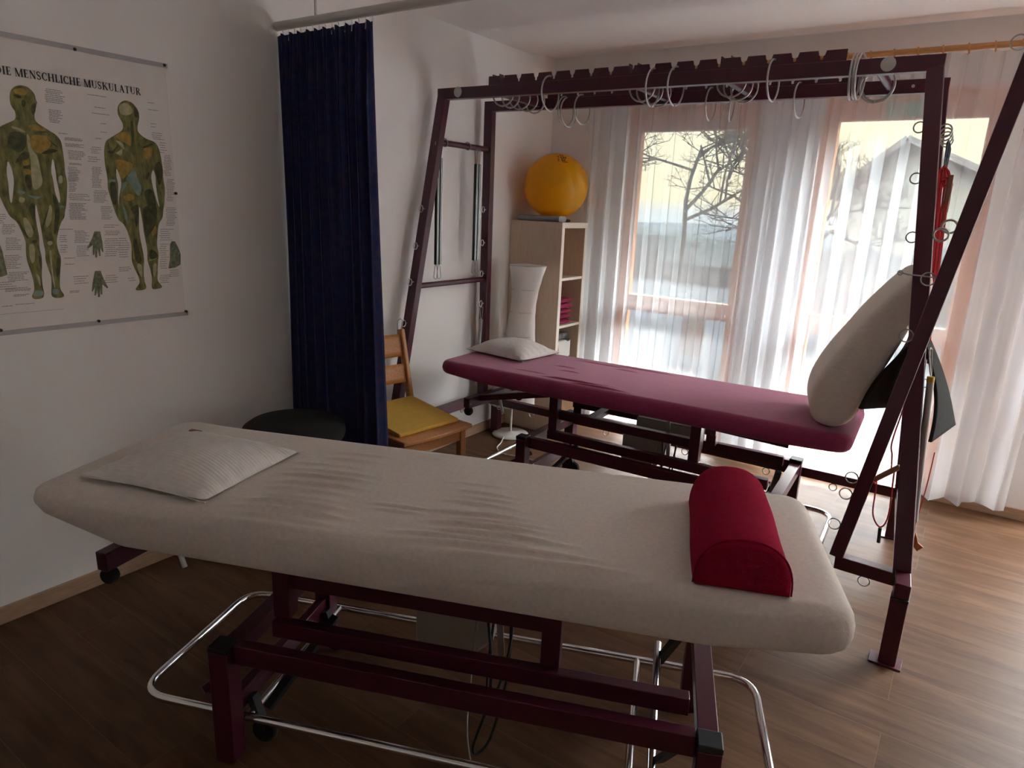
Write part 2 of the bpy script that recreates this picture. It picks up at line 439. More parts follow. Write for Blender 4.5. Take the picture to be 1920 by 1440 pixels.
# ================================================================ ROOM
WX, WY, CZ = -2.72, 4.42, 2.537
struct(MB().bx(WX - 0.1, 2.7, -2.3, WY + 0.2, -0.1, 0.0).build('floor', M_floor, smooth=False))
struct(MB().bx(WX - 0.1, 2.7, -2.3, 4.14, CZ, CZ + 0.12).bx(WX - 0.1, 2.7, 4.13, WY + 0.2, 2.567, 2.66).build('ceiling', M_ceil, smooth=False))
struct(MB().bx(WX - 0.1, WX, -2.3, WY + 0.2, 0.0, 2.60).build('wall_left', M_wall, smooth=False))
struct(MB().bx(2.6, 2.7, -2.3, WY + 0.2, 0.0, 2.60).build('wall_right', M_wall, smooth=False))
struct(MB().bx(WX, 2.6, -2.3, -2.2, 0.0, 2.60).build('wall_back', M_wall, smooth=False))
ww = MB()
W1 = (-2.13, -1.25); W2 = (-0.90, -0.02); W_added = (0.62, 2.54); HT1, HT2 = 2.225, 2.255
ww.bx(WX, W1[0], WY, WY + 0.2, 0, 2.60); ww.bx(W1[1], W2[0], WY, WY + 0.2, 0, 2.60); ww.bx(W2[1], W_added[0], WY, WY + 0.2, 0, 2.60); ww.bx(W_added[1], 2.6, WY, WY + 0.2, 0, 2.60); ww.bx(W_added[0], W_added[1], WY, WY + 0.2, HT2, 2.60)
ww.bx(W1[0], W1[1], WY, WY + 0.2, HT1, 2.60); ww.bx(W2[0], W2[1], WY, WY + 0.2, HT2, 2.60)
struct(ww.build('wall_window', M_wall, smooth=False))
struct(MB().bx(WX, WX + 0.014, -2.2, WY, 0, 0.065).build('baseboard_left', M_base, smooth=False, bevel=0.003))
bb = MB().bx(WX + 0.014, W1[0], WY - 0.014, WY, 0, 0.065).bx(W1[1], W2[0], WY - 0.014, WY, 0, 0.065).bx(W2[1], W_added[0], WY - 0.014, WY, 0, 0.065)
struct(bb.build('baseboard_window', M_base, smooth=False, bevel=0.003))
struct(MB().bx(2.586, 2.6, -2.2, WY - 0.014, 0, 0.065).build('baseboard_right', M_base, smooth=False))

def window(n, x0, x1, zt, gt):
    f = MB()
    y0, y1 = WY + 0.06, WY + 0.13
    f.bx(x0, x0 + 0.08, y0, y1, 0, zt).bx(x1 - 0.08, x1, y0, y1, 0, zt)
    f.bx(x0 + 0.08, x1 - 0.08, y0, y1, gt, zt).bx(x0 + 0.08, x1 - 0.08, y0, y1, 0.87, 0.98).bx(x0 + 0.08, x1 - 0.08, y0, y1, 0, 0.12)
    w = struct(f.build('window_%d' % n, M_frame, smooth=False, bevel=0.004))
    MB().bx(x0 + 0.075, x1 - 0.075, WY + 0.092, WY + 0.098, 0.97, gt + 0.005).build('pane', M_glass, w, smooth=False)
    MB().bx(x0 + 0.075, x1 - 0.075, WY + 0.092, WY + 0.098, 0.115, 0.875).build('pane', M_glass, w, smooth=False)
    return w
window(1, W1[0], W1[1], HT1, 2.075)
window(2, W2[0], W2[1], HT2, 2.105)
window(3, W_added[0], W_added[0] + 0.96, HT2, 2.105)  # added out of view to bring more daylight into the room
window(4, W_added[0] + 0.96, W_added[1], HT2, 2.105)  # second added window, unseen, for the same extra daylight

# green sticker on the top rail of the second window
st = thing('window_sticker', 'green sticker with white letters on the top rail of the right window', 'sticker', (-0.455, WY + 0.058, 2.15))
MB().bx(-0.585, -0.325, WY + 0.057, WY + 0.0595, 2.117, 2.188).build('sticker_sheet', M_sticker, st, smooth=False)
RX90 = Matrix.Rotation(PI / 2, 4, 'X')
text_mesh('blau', 0.064, 'lettering', M_white, st, Matrix.Translation((-0.515, WY + 0.0563, 2.153)) @ RX90)
text_mesh('an', 0.064, 'lettering', M_white, st, Matrix.Translation((-0.395, WY + 0.0563, 2.153)) @ RX90)
tag(MB().bx(-1.61, -1.46, WY + 0.052, WY + 0.056, 0.60, 0.89).build('white_sheet', M_sheet, smooth=False), 'white paper sheet hung on the lower part of the left window', 'paper')

# ================================================================ OUTSIDE
struct(MB().bx(-60, 60, WY + 0.25, 160, -0.62, -0.5).build('ground', M_field, smooth=False))
struct(MB().bx(-6, 4, WY + 0.2, 7.2, -0.2, -0.06).build('terrace', mat('terrace_slab', (0.0085, 0.0105, 0.012), 1.0, spec=0.0, var=0.05, vscale=3), smooth=False))
struct(MB().bx(-6, 0.5, WY + 0.2, 8.6, 2.70, 2.86).build('sky_blocker', M_ceil, smooth=False))  # added unseen overhang, blocks the bright high sky from the left two windows
def tree(loc, h, label, seed, spread=0.55, depth=7):
    rnd = random.Random(seed); b = MB()
    def grow(p, d, L, r, k):
        q = p + d * L
        mid = p + d * L * 0.5 + Vector((rnd.uniform(-1, 1), rnd.uniform(-1, 1), rnd.uniform(-.3, .3))) * L * 0.05
        b.tube([p, mid, q], [r, r * .88, r * .76], 4 if k < 4 else 5, caps=False)
        if k == 0: return
        for i in range(3 if k != 4 else 4):
            a = Vector((rnd.uniform(-1, 1), rnd.uniform(-1, 1), rnd.uniform(-0.25, 0.7))).normalized()
            nd = (d * (1 - spread) + a * spread).normalized(); nd.z += 0.04; nd.normalize()
            grow(p + d * L * rnd.uniform(0.55, 1.0), nd, L * rnd.uniform(0.55, 0.84), r * 0.64, k - 1)
    grow(Vector(loc), Vector((rnd.uniform(-.08, .08), 0, 1)), h * 0.24, h * 0.0085, depth)
    return tag(b.build('bare_tree', M_bark, smooth=False), label, 'tree')
tree((-7.4, 19.5, -0.5), 10.2, 'bare leafless tree outside seen through the left window', 5, 0.62)
tree((-3.0, 15.5, -0.5), 8.4, 'bare branching tree outside in front of the pale house', 11, 0.66)
tree((1.4, 11.5, -0.5), 6.6, 'bare tree outside at the right edge of the right window', 23, 0.66)
hs = thing('neighbour_house', 'pale gabled house beyond the right window, hazy behind branches', 'house', (-2.3, 19, -0.5))
hw = MB(); hw.prism([(-3.2, -0.5), (0.4, -0.5), (0.4, 2.35), (-1.9, 3.35), (-3.2, 2.25)], 'y', 19, 26); hw.build('house_wall', M_house, hs, smooth=False)
hr = MB(); hr.bar((-3.45, 22.4, 2.10), (-1.9, 22.4, 3.44), 7.6, 0.14); hr.bar((0.65, 22.4, 2.30), (-1.9, 22.4, 3.44), 7.6, 0.14); hr.build('house_roof', M_roof, hs, smooth=False)
rr = random.Random(4); hd = MB()
for i in range(26):
    hd.lathe([(0.05, 0), (0.75, 0.15), (0.95, 0.6), (0.7, 1.1 + rr.random() * 0.3), (0.1, 1.35 + rr.random() * .3)], (-16 + i * 0.85 + rr.uniform(-.2, .2), 21 + rr.uniform(-.4, .4) if i < 14 else 17.5, -0.5), 10)
tag(hd.build('hedge', M_hedge), 'frosted pale green hedge along the field outside', 'hedge')

# ================================================================ CURTAINS
rod = thing('curtain_rod', 'slim wooden curtain rod along the window wall above the sheer curtain', 'curtain rod', (-0.4, 4.30, 2.41))
MB().tube([(-2.46, 4.30, 2.41), (1.7, 4.30, 2.41)], 0.0145, 12).build('pole', M_rod, rod)
for x in (-2.46, 1.7): MB().lathe([(0.001, -0.024), (0.017, -0.02), (0.024, 0), (0.017, 0.02), (0.001, 0.024)], (x, 4.30, 2.41), 14).build('finial', M_rod, rod)
for x in (-2.42, 0.62): MB().bx(x - .012, x + .012, 4.30, WY, 2.380, 2.396).build('bracket', M_rod, rod, bevel=.002)
sc = thing('sheer_curtain', 'white sheer pleated curtain hanging in front of both windows', 'curtain', (-1.0, 4.30, 0))
prnd = random.Random(2)
# uneven pleats: cumulative phase
NP = 23; wid = [prnd.uniform(0.78, 1.25) * (1.0 if i_ < 19 else 1.7) for i_ in range(NP)]; tot = sum(wid); cum = [0]
for w_ in wid: cum.append(cum[-1] + w_ / tot)
amp = [prnd.uniform(0.55, 1.15) * (1.0 if i_ < 18 else 1.35) for i_ in range(NP + 1)]; skew = [prnd.uniform(-.4, .4) for _ in range(NP + 1)]
def sheer(s, t):
    x0, x1 = -2.36, 0.33
    i = 0
    while i < NP - 1 and s > cum[i + 1]: i += 1
    f = (s - cum[i]) / (cum[i + 1] - cum[i]); f = max(0.0, min(1.0, f))
    ph = 2 * PI * f
    A = (amp[i] * (1 - f) + amp[i + 1] * f) * 0.034 * (0.72 + 0.28 * t)
    sway = 0.010 * math.sin(7 * s + 2.2 * t) * t
    x = x0 + (x1 - x0) * s + 0.014 * math.sin(2 * ph) * (0.6 + 0.4 * t) + sway
    y = 4.30 + A * math.sin(ph) + 0.006 * math.sin(3.1 * ph + 5 * t)
    hem = 0.055 + 0.008 * math.sin(ph)
    if s > 0.93: hem = 0.075
    return Vector((x, min(y, WY - 0.006), 2.388 + (hem - 2.388) * t))
def sheer_added(s, t):
    return Vector((0.58 + 1.98 * s, 4.30 + 0.026 * math.sin(2 * PI * 17 * s + 0.6 * math.sin(5 * s)), 2.388 + (0.06 - 2.388) * t))
g = MB(); g.grid(sheer_added, 260, 8)
sc2 = thing('sheer_curtain', 'added white sheer curtain, out of view, before the added right windows', 'curtain', (1.5, 4.30, 0))  # unseen curtain added to spread the daylight of the added windows
g.build('fabric', M_sheer, sc2, angle=180)
g = MB(); g.grid(sheer, 640, 18); g.build('fabric', M_sheer, sc, angle=180)
for k in range(25):
    x = -2.33 + 2.64 * k / 24
    r_ = MB(); r_.ring((x, 4.30, 2.405), (1, 0, 0.15), 0.0225, 0.0042, 18, 6); r_.tube([(x, 4.30, 2.382), (x, 4.302, 2.375)], 0.0025, 6)
    r_.build('curtain_ring', M_rod, sc)

rl = thing('curtain_rail', 'off-white curtain rail suspended under the ceiling across the room', 'curtain rail', (-2.0, 2.08, 2.262))
MB().tube([(WX + 0.002, 2.08, 2.268), (1.2, 2.08, 2.255)], 0.0185, 14).build('rail_tube', M_rail, rl)
MB().tube([(-2.46, 2.08, 2.28), (-2.46, 2.08, CZ + 0.001)], 0.006, 10).build('hanger_rod', M_rail, rl)
MB().tube([(-0.2, 2.08, 2.275), (-0.2, 2.08, CZ + 0.001)], 0.006, 10).build('hanger_rod', M_rail, rl)
dc = thing('drape_curtain', 'dark navy privacy curtain drawn together against the left wall', 'curtain', (-2.4, 2.08, 0))
dr = random.Random(9); ND = 10; dw = [dr.uniform(0.7, 1.35) for _ in range(ND)]; dt = sum(dw); dcum = [0]
for w_ in dw: dcum.append(dcum[-1] + w_ / dt)
damp = [dr.uniform(0.6, 1.1) for _ in range(ND + 1)]
def drape(s, t):
    i = 0
    while i < ND - 1 and s > dcum[i + 1]: i += 1
    f = max(0.0, min(1.0, (s - dcum[i]) / (dcum[i + 1] - dcum[i]))); ph = 2 * PI * f
    open_ = min(1.0, 0.25 + t * 6)
    A = (damp[i] * (1 - f) + damp[i + 1] * f) * 0.050 * open_ * (0.8 + 0.2 * t)
    x0 = -2.714; x1 = -2.128 + 0.072 * min(1, t * 1.3)
    x = x0 + (x1 - x0) * s + 0.008 * math.sin(2 * ph) * open_ + 0.006 * math.sin(9 * s + 3 * t)
    y = 2.08 + A * math.sin(ph) + (0.010 * math.sin(ph * 3) * (1 - open_)) + 0.004 * math.sin(2.7 * ph + 4 * t)
    zt = 2.228 + 0.006 * math.sin(ph * 2)
    return Vector((max(x, WX + 0.002), y, zt + (0.015 - zt) * t))
g = MB(); g.grid(drape, 300, 30); dfab = g.build('fabric', M_drape, dc, angle=180)
sol = dfab.modifiers.new('thick', 'SOLIDIFY'); sol.thickness = 0.0025; sol.offset = 0
for k in range(15):
    x = -2.68 + 0.55 * k / 14
    MB().tube([(x, 2.08, 2.252), (x + .002, 2.082, 2.24), (x, 2.08, 2.205)], 0.0022, 6).build('curtain_hook', M_white_paint, dc)

# ================================================================ POSTER
po = thing('anatomy_poster', 'large muscle chart poster of two standing figures on the left wall', 'poster', (-2.72, 1.21, 1.54))
MB().bx(-2.7195, -2.7170, 0.862, 1.560, 1.066, 2.014).build('sheet', M_paper, po, smooth=False)
MB().bx(-2.7195, -2.7130, 0.858, 1.566, 2.010, 2.026).build('top_strip', M_clear, po, smooth=False)
MB().bx(-2.7195, -2.7130, 0.858, 1.568, 1.052, 1.068).build('bottom_strip', M_clear, po, smooth=False)
for (y, z) in ((1.236, 2.014), (1.553, 2.019), (1.560, 1.069), (1.213, 1.067), (0.897, 1.071), (1.557, 1.546), (0.90, 2.014)):
    b = MB(); b.ring((-2.7105, y, z), (1, 0, 0), 0.0001, 0.006, 8, 8); b.tube([(-2.7175, y, z), (-2.7105, y, z)], 0.005, 10); b.build('push_pin', M_pin, po)
FIG_FRONT=[(1.0583, 1.8715), (1.0782, 1.8695), (1.0952, 1.8518), (1.0973, 1.8292), (1.1003, 1.8245), (1.0947, 1.8083), (1.0872, 1.7868), (1.0855, 1.7685), (1.0933, 1.7565), (1.1234, 1.7389), (1.1471, 1.7255), (1.1601, 1.7054), (1.1612, 1.6704), (1.1624, 1.6352), (1.1598, 1.6021), (1.1639, 1.5692), (1.1588, 1.5356), (1.1508, 1.4894), (1.1445, 1.4696), (1.1406, 1.447), (1.1284, 1.4328), (1.1136, 1.3961), (1.1044, 1.3623), (1.1063, 1.3338), (1.1135, 1.3048), (1.1069, 1.2705), (1.0995, 1.2302), (1.0968, 1.1953), (1.109, 1.1738), (1.1026, 1.1654), (1.0786, 1.1645), (1.0653, 1.1744), (1.07, 1.2031), (1.0744, 1.2404), (1.0675, 1.2695), (1.0622, 1.3011), (1.0659, 1.332), (1.0629, 1.3602), (1.0622, 1.3965), (1.0612, 1.4297), (1.0583, 1.4681), (1.0554, 1.4952), (1.0498, 1.4597), (1.0498, 1.4186), (1.0526, 1.3799), (1.0486, 1.3465), (1.0521, 1.3127), (1.05, 1.2846), (1.0447, 1.2508), (1.0424, 1.2109), (1.0457, 1.1847), (1.0398, 1.1678), (1.0115, 1.1659), (1.004, 1.1766), (1.0151, 1.1957), (1.0173, 1.224), (1.0131, 1.261), (1.0047, 1.3033), (1.0063, 1.3365), (1.01, 1.3667), (1.0011, 1.4023), (0.9915, 1.432), (0.9733, 1.4479), (0.9629, 1.4769), (0.9534, 1.5107), (0.9425, 1.5503), (0.9378, 1.6012), (0.9461, 1.6649), (0.9589, 1.7112), (0.9798, 1.7335), (1.0069, 1.7491), (1.0294, 1.7618), (1.0314, 1.7874), (1.0216, 1.8011), (1.0195, 1.8208), (1.0242, 1.8488), (1.0402, 1.8662)]
FIG_BACK=[(1.397, 1.8725), (1.4202, 1.8667), (1.4378, 1.8462), (1.4414, 1.8207), (1.4366, 1.8028), (1.4302, 1.7847), (1.4297, 1.7643), (1.457, 1.7437), (1.4941, 1.7354), (1.5077, 1.7097), (1.5122, 1.6707), (1.5151, 1.6312), (1.5122, 1.6003), (1.5171, 1.5634), (1.5081, 1.5007), (1.5035, 1.4869), (1.4967, 1.449), (1.4782, 1.4268), (1.4688, 1.3794), (1.4636, 1.3413), (1.4689, 1.3092), (1.4603, 1.2709), (1.4567, 1.2322), (1.4524, 1.2031), (1.4719, 1.1789), (1.4611, 1.1714), (1.4311, 1.1704), (1.427, 1.1788), (1.4323, 1.2174), (1.4288, 1.2498), (1.4193, 1.2854), (1.4245, 1.3233), (1.4201, 1.3612), (1.4168, 1.3925), (1.415, 1.439), (1.4087, 1.5032), (1.403, 1.445), (1.3985, 1.3988), (1.403, 1.349), (1.4063, 1.3175), (1.4081, 1.2858), (1.4012, 1.248), (1.4004, 1.2065), (1.4075, 1.1802), (1.3986, 1.1712), (1.3665, 1.1704), (1.3624, 1.1771), (1.3819, 1.1981), (1.381, 1.2205), (1.3684, 1.2528), (1.359, 1.2846), (1.3643, 1.3374), (1.3612, 1.3683), (1.3527, 1.4051), (1.3413, 1.4279), (1.3259, 1.4383), (1.3148, 1.474), (1.303, 1.5297), (1.2983, 1.5539), (1.302, 1.5888), (1.2974, 1.6403), (1.2995, 1.6859), (1.3074, 1.7205), (1.3367, 1.7404), (1.3742, 1.7642), (1.3781, 1.7874), (1.3694, 1.8034), (1.3612, 1.8222), (1.3656, 1.8508), (1.3818, 1.867)]
FIG_GAPS=[[(0.9898, 1.633), (0.981, 1.5911), (0.9825, 1.5574), (0.9802, 1.53), (0.9797, 1.4985), (0.9835, 1.4906), (0.9907, 1.5199), (1.0001, 1.5662), (0.9979, 1.6051)], [(1.1253, 1.6486), (1.115, 1.6048), (1.1188, 1.5724), (1.119, 1.5301), (1.13, 1.4917), (1.1343, 1.5168), (1.1295, 1.5757), (1.1298, 1.6003), (1.1285, 1.6327)], [(1.337, 1.6315), (1.3482, 1.5972), (1.35, 1.5709), (1.3367, 1.529), (1.3327, 1.4982), (1.3343, 1.4848), (1.3312, 1.5041), (1.3337, 1.5367), (1.338, 1.5703), (1.3331, 1.5993)], [(1.475, 1.6347), (1.4644, 1.6068), (1.4663, 1.5765), (1.4748, 1.5308), (1.4848, 1.4912), (1.4877, 1.4944), (1.4823, 1.5341), (1.4808, 1.5772), (1.4824, 1.6109)]]
FIG_PATCH={'ochre': [[(1.0666, 1.7173), (1.1063, 1.7214), (1.1253, 1.7127), (1.1278, 1.6917), (1.0988, 1.6585), (1.0792, 1.6609), (1.0642, 1.678)], [(1.3374, 1.6633), (1.3928, 1.6529), (1.4039, 1.6419), (1.356, 1.5859), (1.3461, 1.6059), (1.3388, 1.6345)], [(1.4444, 1.7101), (1.4827, 1.7165), (1.4764, 1.683), (1.4558, 1.6664), (1.4447, 1.6805)], [(1.0292, 1.8521), (1.0562, 1.8636), (1.0742, 1.8563), (1.0698, 1.8405), (1.0394, 1.8411)], [(1.3396, 1.7407), (1.3739, 1.7613), (1.4004, 1.7584), (1.4012, 1.7062), (1.3787, 1.7216)], [(1.0583, 1.7474), (1.0905, 1.7536), (1.1231, 1.7363), (1.0781, 1.7315)], [(1.4454, 1.4236), (1.4648, 1.4236), (1.469, 1.3984), (1.447, 1.3734)], [(1.3438, 1.5252), (1.3817, 1.5415), (1.398, 1.521), (1.3661, 1.508)], [(1.0319, 1.6309), (1.0544, 1.6379), (1.0522, 1.6193), (1.0324, 1.6153)], [(1.0331, 1.6022), (1.0542, 1.6062), (1.0535, 1.5903), (1.0313, 1.5876)], [(1.3711, 1.3434), (1.3792, 1.3308), (1.3718, 1.2873), (1.3631, 1.2939)]], 'pale': [[(1.0554, 1.7239), (1.064, 1.7118), (1.0645, 1.6702), (1.0804, 1.6504), (1.083, 1.6108), (1.0866, 1.5572), (1.0536, 1.5315), (1.0525, 1.5822), (1.0582, 1.6487), (1.0529, 1.6744)], [(1.013, 1.7422), (1.0491, 1.7309), (1.0551, 1.7213), (1.014, 1.7322)], [(1.0089, 1.4457), (1.0235, 1.4458), (1.0396, 1.3966), (1.0246, 1.3747), (1.0125, 1.3968)], [(1.0734, 1.3628), (1.0895, 1.3682), (1.0934, 1.3568), (1.0794, 1.3486)], [(1.0176, 1.3583), (1.0349, 1.358), (1.0306, 1.3023), (1.0186, 1.286), (1.0146, 1.3141)], [(1.0778, 1.3345), (1.0855, 1.3343), (1.0807, 1.2717), (1.083, 1.2022), (1.0778, 1.2026), (1.0755, 1.272)], [(1.0264, 1.2574), (1.0389, 1.2454), (1.0366, 1.2055), (1.0311, 1.2231)], [(1.3685, 1.8512), (1.3964, 1.8662), (1.4157, 1.8518), (1.4165, 1.8291), (1.3914, 1.8175), (1.3685, 1.8231)], [(1.3454, 1.6841), (1.368, 1.7033), (1.3617, 1.671), (1.3366, 1.6833)], [(1.3834, 1.2774), (1.3983, 1.2672), (1.3943, 1.2101), (1.3752, 1.2588)], [(1.4426, 1.2748), (1.4589, 1.2725), (1.4434, 1.2135), (1.4364, 1.2333)], [(1.426, 1.2883), (1.4581, 1.2999), (1.459, 1.2919), (1.4286, 1.2818)], [(1.136, 1.587), (1.1497, 1.5933), (1.1491, 1.5657), (1.1357, 1.5623)], [(1.3414, 1.7295), (1.3698, 1.7207), (1.3758, 1.6924), (1.3543, 1.7136)], [(1.077, 1.4353), (1.0996, 1.4964), (1.1053, 1.48), (1.0975, 1.4354), (1.0788, 1.4075)], [(1.0079, 1.5152), (1.0266, 1.5105), (1.0198, 1.4943), (1.0056, 1.4965)]], 'dark': [[(1.0027, 1.7158), (1.0225, 1.7255), (1.0523, 1.7184), (1.0511, 1.6794), (1.0277, 1.654), (1.0015, 1.6698), (0.9946, 1.6794)], [(1.0722, 1.723), (1.0976, 1.7309), (1.1328, 1.7333), (1.0971, 1.727)], [(1.1113, 1.7219), (1.1288, 1.6998), (1.1524, 1.6832), (1.1304, 1.6919)], [(1.089, 1.6604), (1.1266, 1.6809), (1.1511, 1.6723), (1.1036, 1.6576)], [(1.0158, 1.6349), (1.0383, 1.6627), (1.0549, 1.6615), (1.0548, 1.6405), (1.0323, 1.6336), (1.0091, 1.6189)], [(1.0324, 1.6153), (1.0546, 1.6194), (1.0545, 1.6089), (1.0311, 1.6047)], [(1.0312, 1.5863), (1.0533, 1.5889), (1.0487, 1.5313), (1.0353, 1.5414)], [(1.0299, 1.8398), (1.053, 1.8381), (1.0568, 1.8311), (1.0401, 1.8287)], [(1.0541, 1.8282), (1.0676, 1.8225), (1.0605, 1.8038), (1.0512, 1.8051)], [(1.0782, 1.8112), (1.0969, 1.8266), (1.0897, 1.7871), (1.0792, 1.7807)], [(1.0327, 1.7698), (1.0443, 1.7687), (1.041, 1.7607), (1.0294, 1.7618)], [(1.0288, 1.3692), (1.0441, 1.3717), (1.0428, 1.3606), (1.0303, 1.3608)], [(1.0523, 1.5006), (1.0498, 1.4597), (1.0415, 1.4323), (1.0278, 1.481)], [(1.1093, 1.5352), (1.1196, 1.5136), (1.1287, 1.4805), (1.1241, 1.4412), (1.1084, 1.3962), (1.0967, 1.385), (1.1144, 1.4691)], [(1.0649, 1.4186), (1.0928, 1.4825), (1.0951, 1.4798), (1.0686, 1.4076)], [(1.0147, 1.3749), (0.9951, 1.4321), (0.9999, 1.4321), (1.0196, 1.3748)], [(1.0987, 1.314), (1.1109, 1.3049), (1.1029, 1.2591), (1.089, 1.2309)], [(1.043, 1.3215), (1.0514, 1.3071), (1.046, 1.2621), (1.0412, 1.285)], [(1.4224, 1.8584), (1.4416, 1.838), (1.4362, 1.8143), (1.4214, 1.8183)], [(1.4048, 1.8019), (1.4139, 1.803), (1.4156, 1.76), (1.4061, 1.695), (1.4034, 1.7587)], [(1.3052, 1.6864), (1.3313, 1.6886), (1.3546, 1.7165), (1.3505, 1.7046), (1.3269, 1.6739)], [(1.4416, 1.7128), (1.4809, 1.7312), (1.4833, 1.7225), (1.4473, 1.7074)], [(1.4799, 1.6532), (1.5103, 1.6675), (1.5112, 1.6064), (1.4908, 1.5623)], [(1.4324, 1.5536), (1.4681, 1.5613), (1.4773, 1.4874), (1.445, 1.4867), (1.4352, 1.5172)], [(1.3695, 1.481), (1.4059, 1.5061), (1.4027, 1.4419), (1.3866, 1.405), (1.3867, 1.4692)], [(1.4201, 1.4912), (1.4822, 1.5051), (1.468, 1.4236), (1.4347, 1.3798), (1.4213, 1.3737), (1.4181, 1.439)], [(1.3699, 1.362), (1.3835, 1.3742), (1.3917, 1.3305), (1.3995, 1.2798), (1.3737, 1.2746)], [(1.4299, 1.3295), (1.4553, 1.3224), (1.4644, 1.2965), (1.4289, 1.285)], [(1.4515, 1.6211), (1.4639, 1.6189), (1.4486, 1.5908), (1.4428, 1.5965)], [(1.3055, 1.5803), (1.3312, 1.5758), (1.3259, 1.4961), (1.3082, 1.4956)]], 'teal': [[(1.4064, 1.6361), (1.4115, 1.5948), (1.427, 1.5625), (1.4109, 1.5256), (1.3947, 1.5491), (1.3768, 1.584), (1.3656, 1.5923)], [(1.3521, 1.5769), (1.3768, 1.584), (1.3623, 1.5596), (1.3436, 1.5381)], [(1.0059, 1.5375), (1.0315, 1.5306), (1.0232, 1.5223), (1.0067, 1.5243)], [(1.0307, 1.524), (1.0543, 1.5168), (1.0768, 1.5176), (1.0604, 1.5062), (1.0416, 1.5137)], [(1.1297, 1.4889), (1.1478, 1.4865), (1.1445, 1.4808), (1.1302, 1.4819)], [(1.0155, 1.1985), (1.0429, 1.1936), (1.0408, 1.1764), (1.0102, 1.1761)], [(1.0722, 1.2001), (1.0954, 1.1954), (1.0878, 1.1755), (1.0702, 1.1828)], [(1.3032, 1.586), (1.3295, 1.5874), (1.3315, 1.5788), (1.3019, 1.5744)], [(1.344, 1.4985), (1.357, 1.4778), (1.36, 1.4173), (1.3506, 1.4445)]]}
FIG_SMALL=[[(1.2213, 1.2546), (1.2419, 1.2535), (1.247, 1.2294), (1.2559, 1.2047), (1.262, 1.1902), (1.2578, 1.1864), (1.2423, 1.2036), (1.2382, 1.1657), (1.2325, 1.1662), (1.2332, 1.1902), (1.2277, 1.1565), (1.222, 1.157), (1.2236, 1.1889), (1.2151, 1.1636), (1.2095, 1.164), (1.2149, 1.1956), (1.2055, 1.1783), (1.202, 1.1806), (1.2096, 1.2158)], [(1.2556, 1.3982), (1.2351, 1.3984), (1.2252, 1.3753), (1.2116, 1.3524), (1.2028, 1.3392), (1.206, 1.3352), (1.2243, 1.3502), (1.2202, 1.3135), (1.2258, 1.3133), (1.2302, 1.3365), (1.2285, 1.3034), (1.2341, 1.3032), (1.2393, 1.3343), (1.2422, 1.3088), (1.2478, 1.3086), (1.2493, 1.3399), (1.255, 1.3221), (1.259, 1.324), (1.259, 1.3593)], [(1.5175, 1.3466), (1.5253, 1.3578), (1.539, 1.3576), (1.5506, 1.3329), (1.5587, 1.3063), (1.555, 1.2634), (1.5296, 1.2514), (1.502, 1.2494), (1.5123, 1.2882)], [(0.9251, 1.3628), (0.932, 1.3627), (0.9375, 1.333), (0.9419, 1.2566), (0.9221, 1.2495), (0.9046, 1.2587)]]
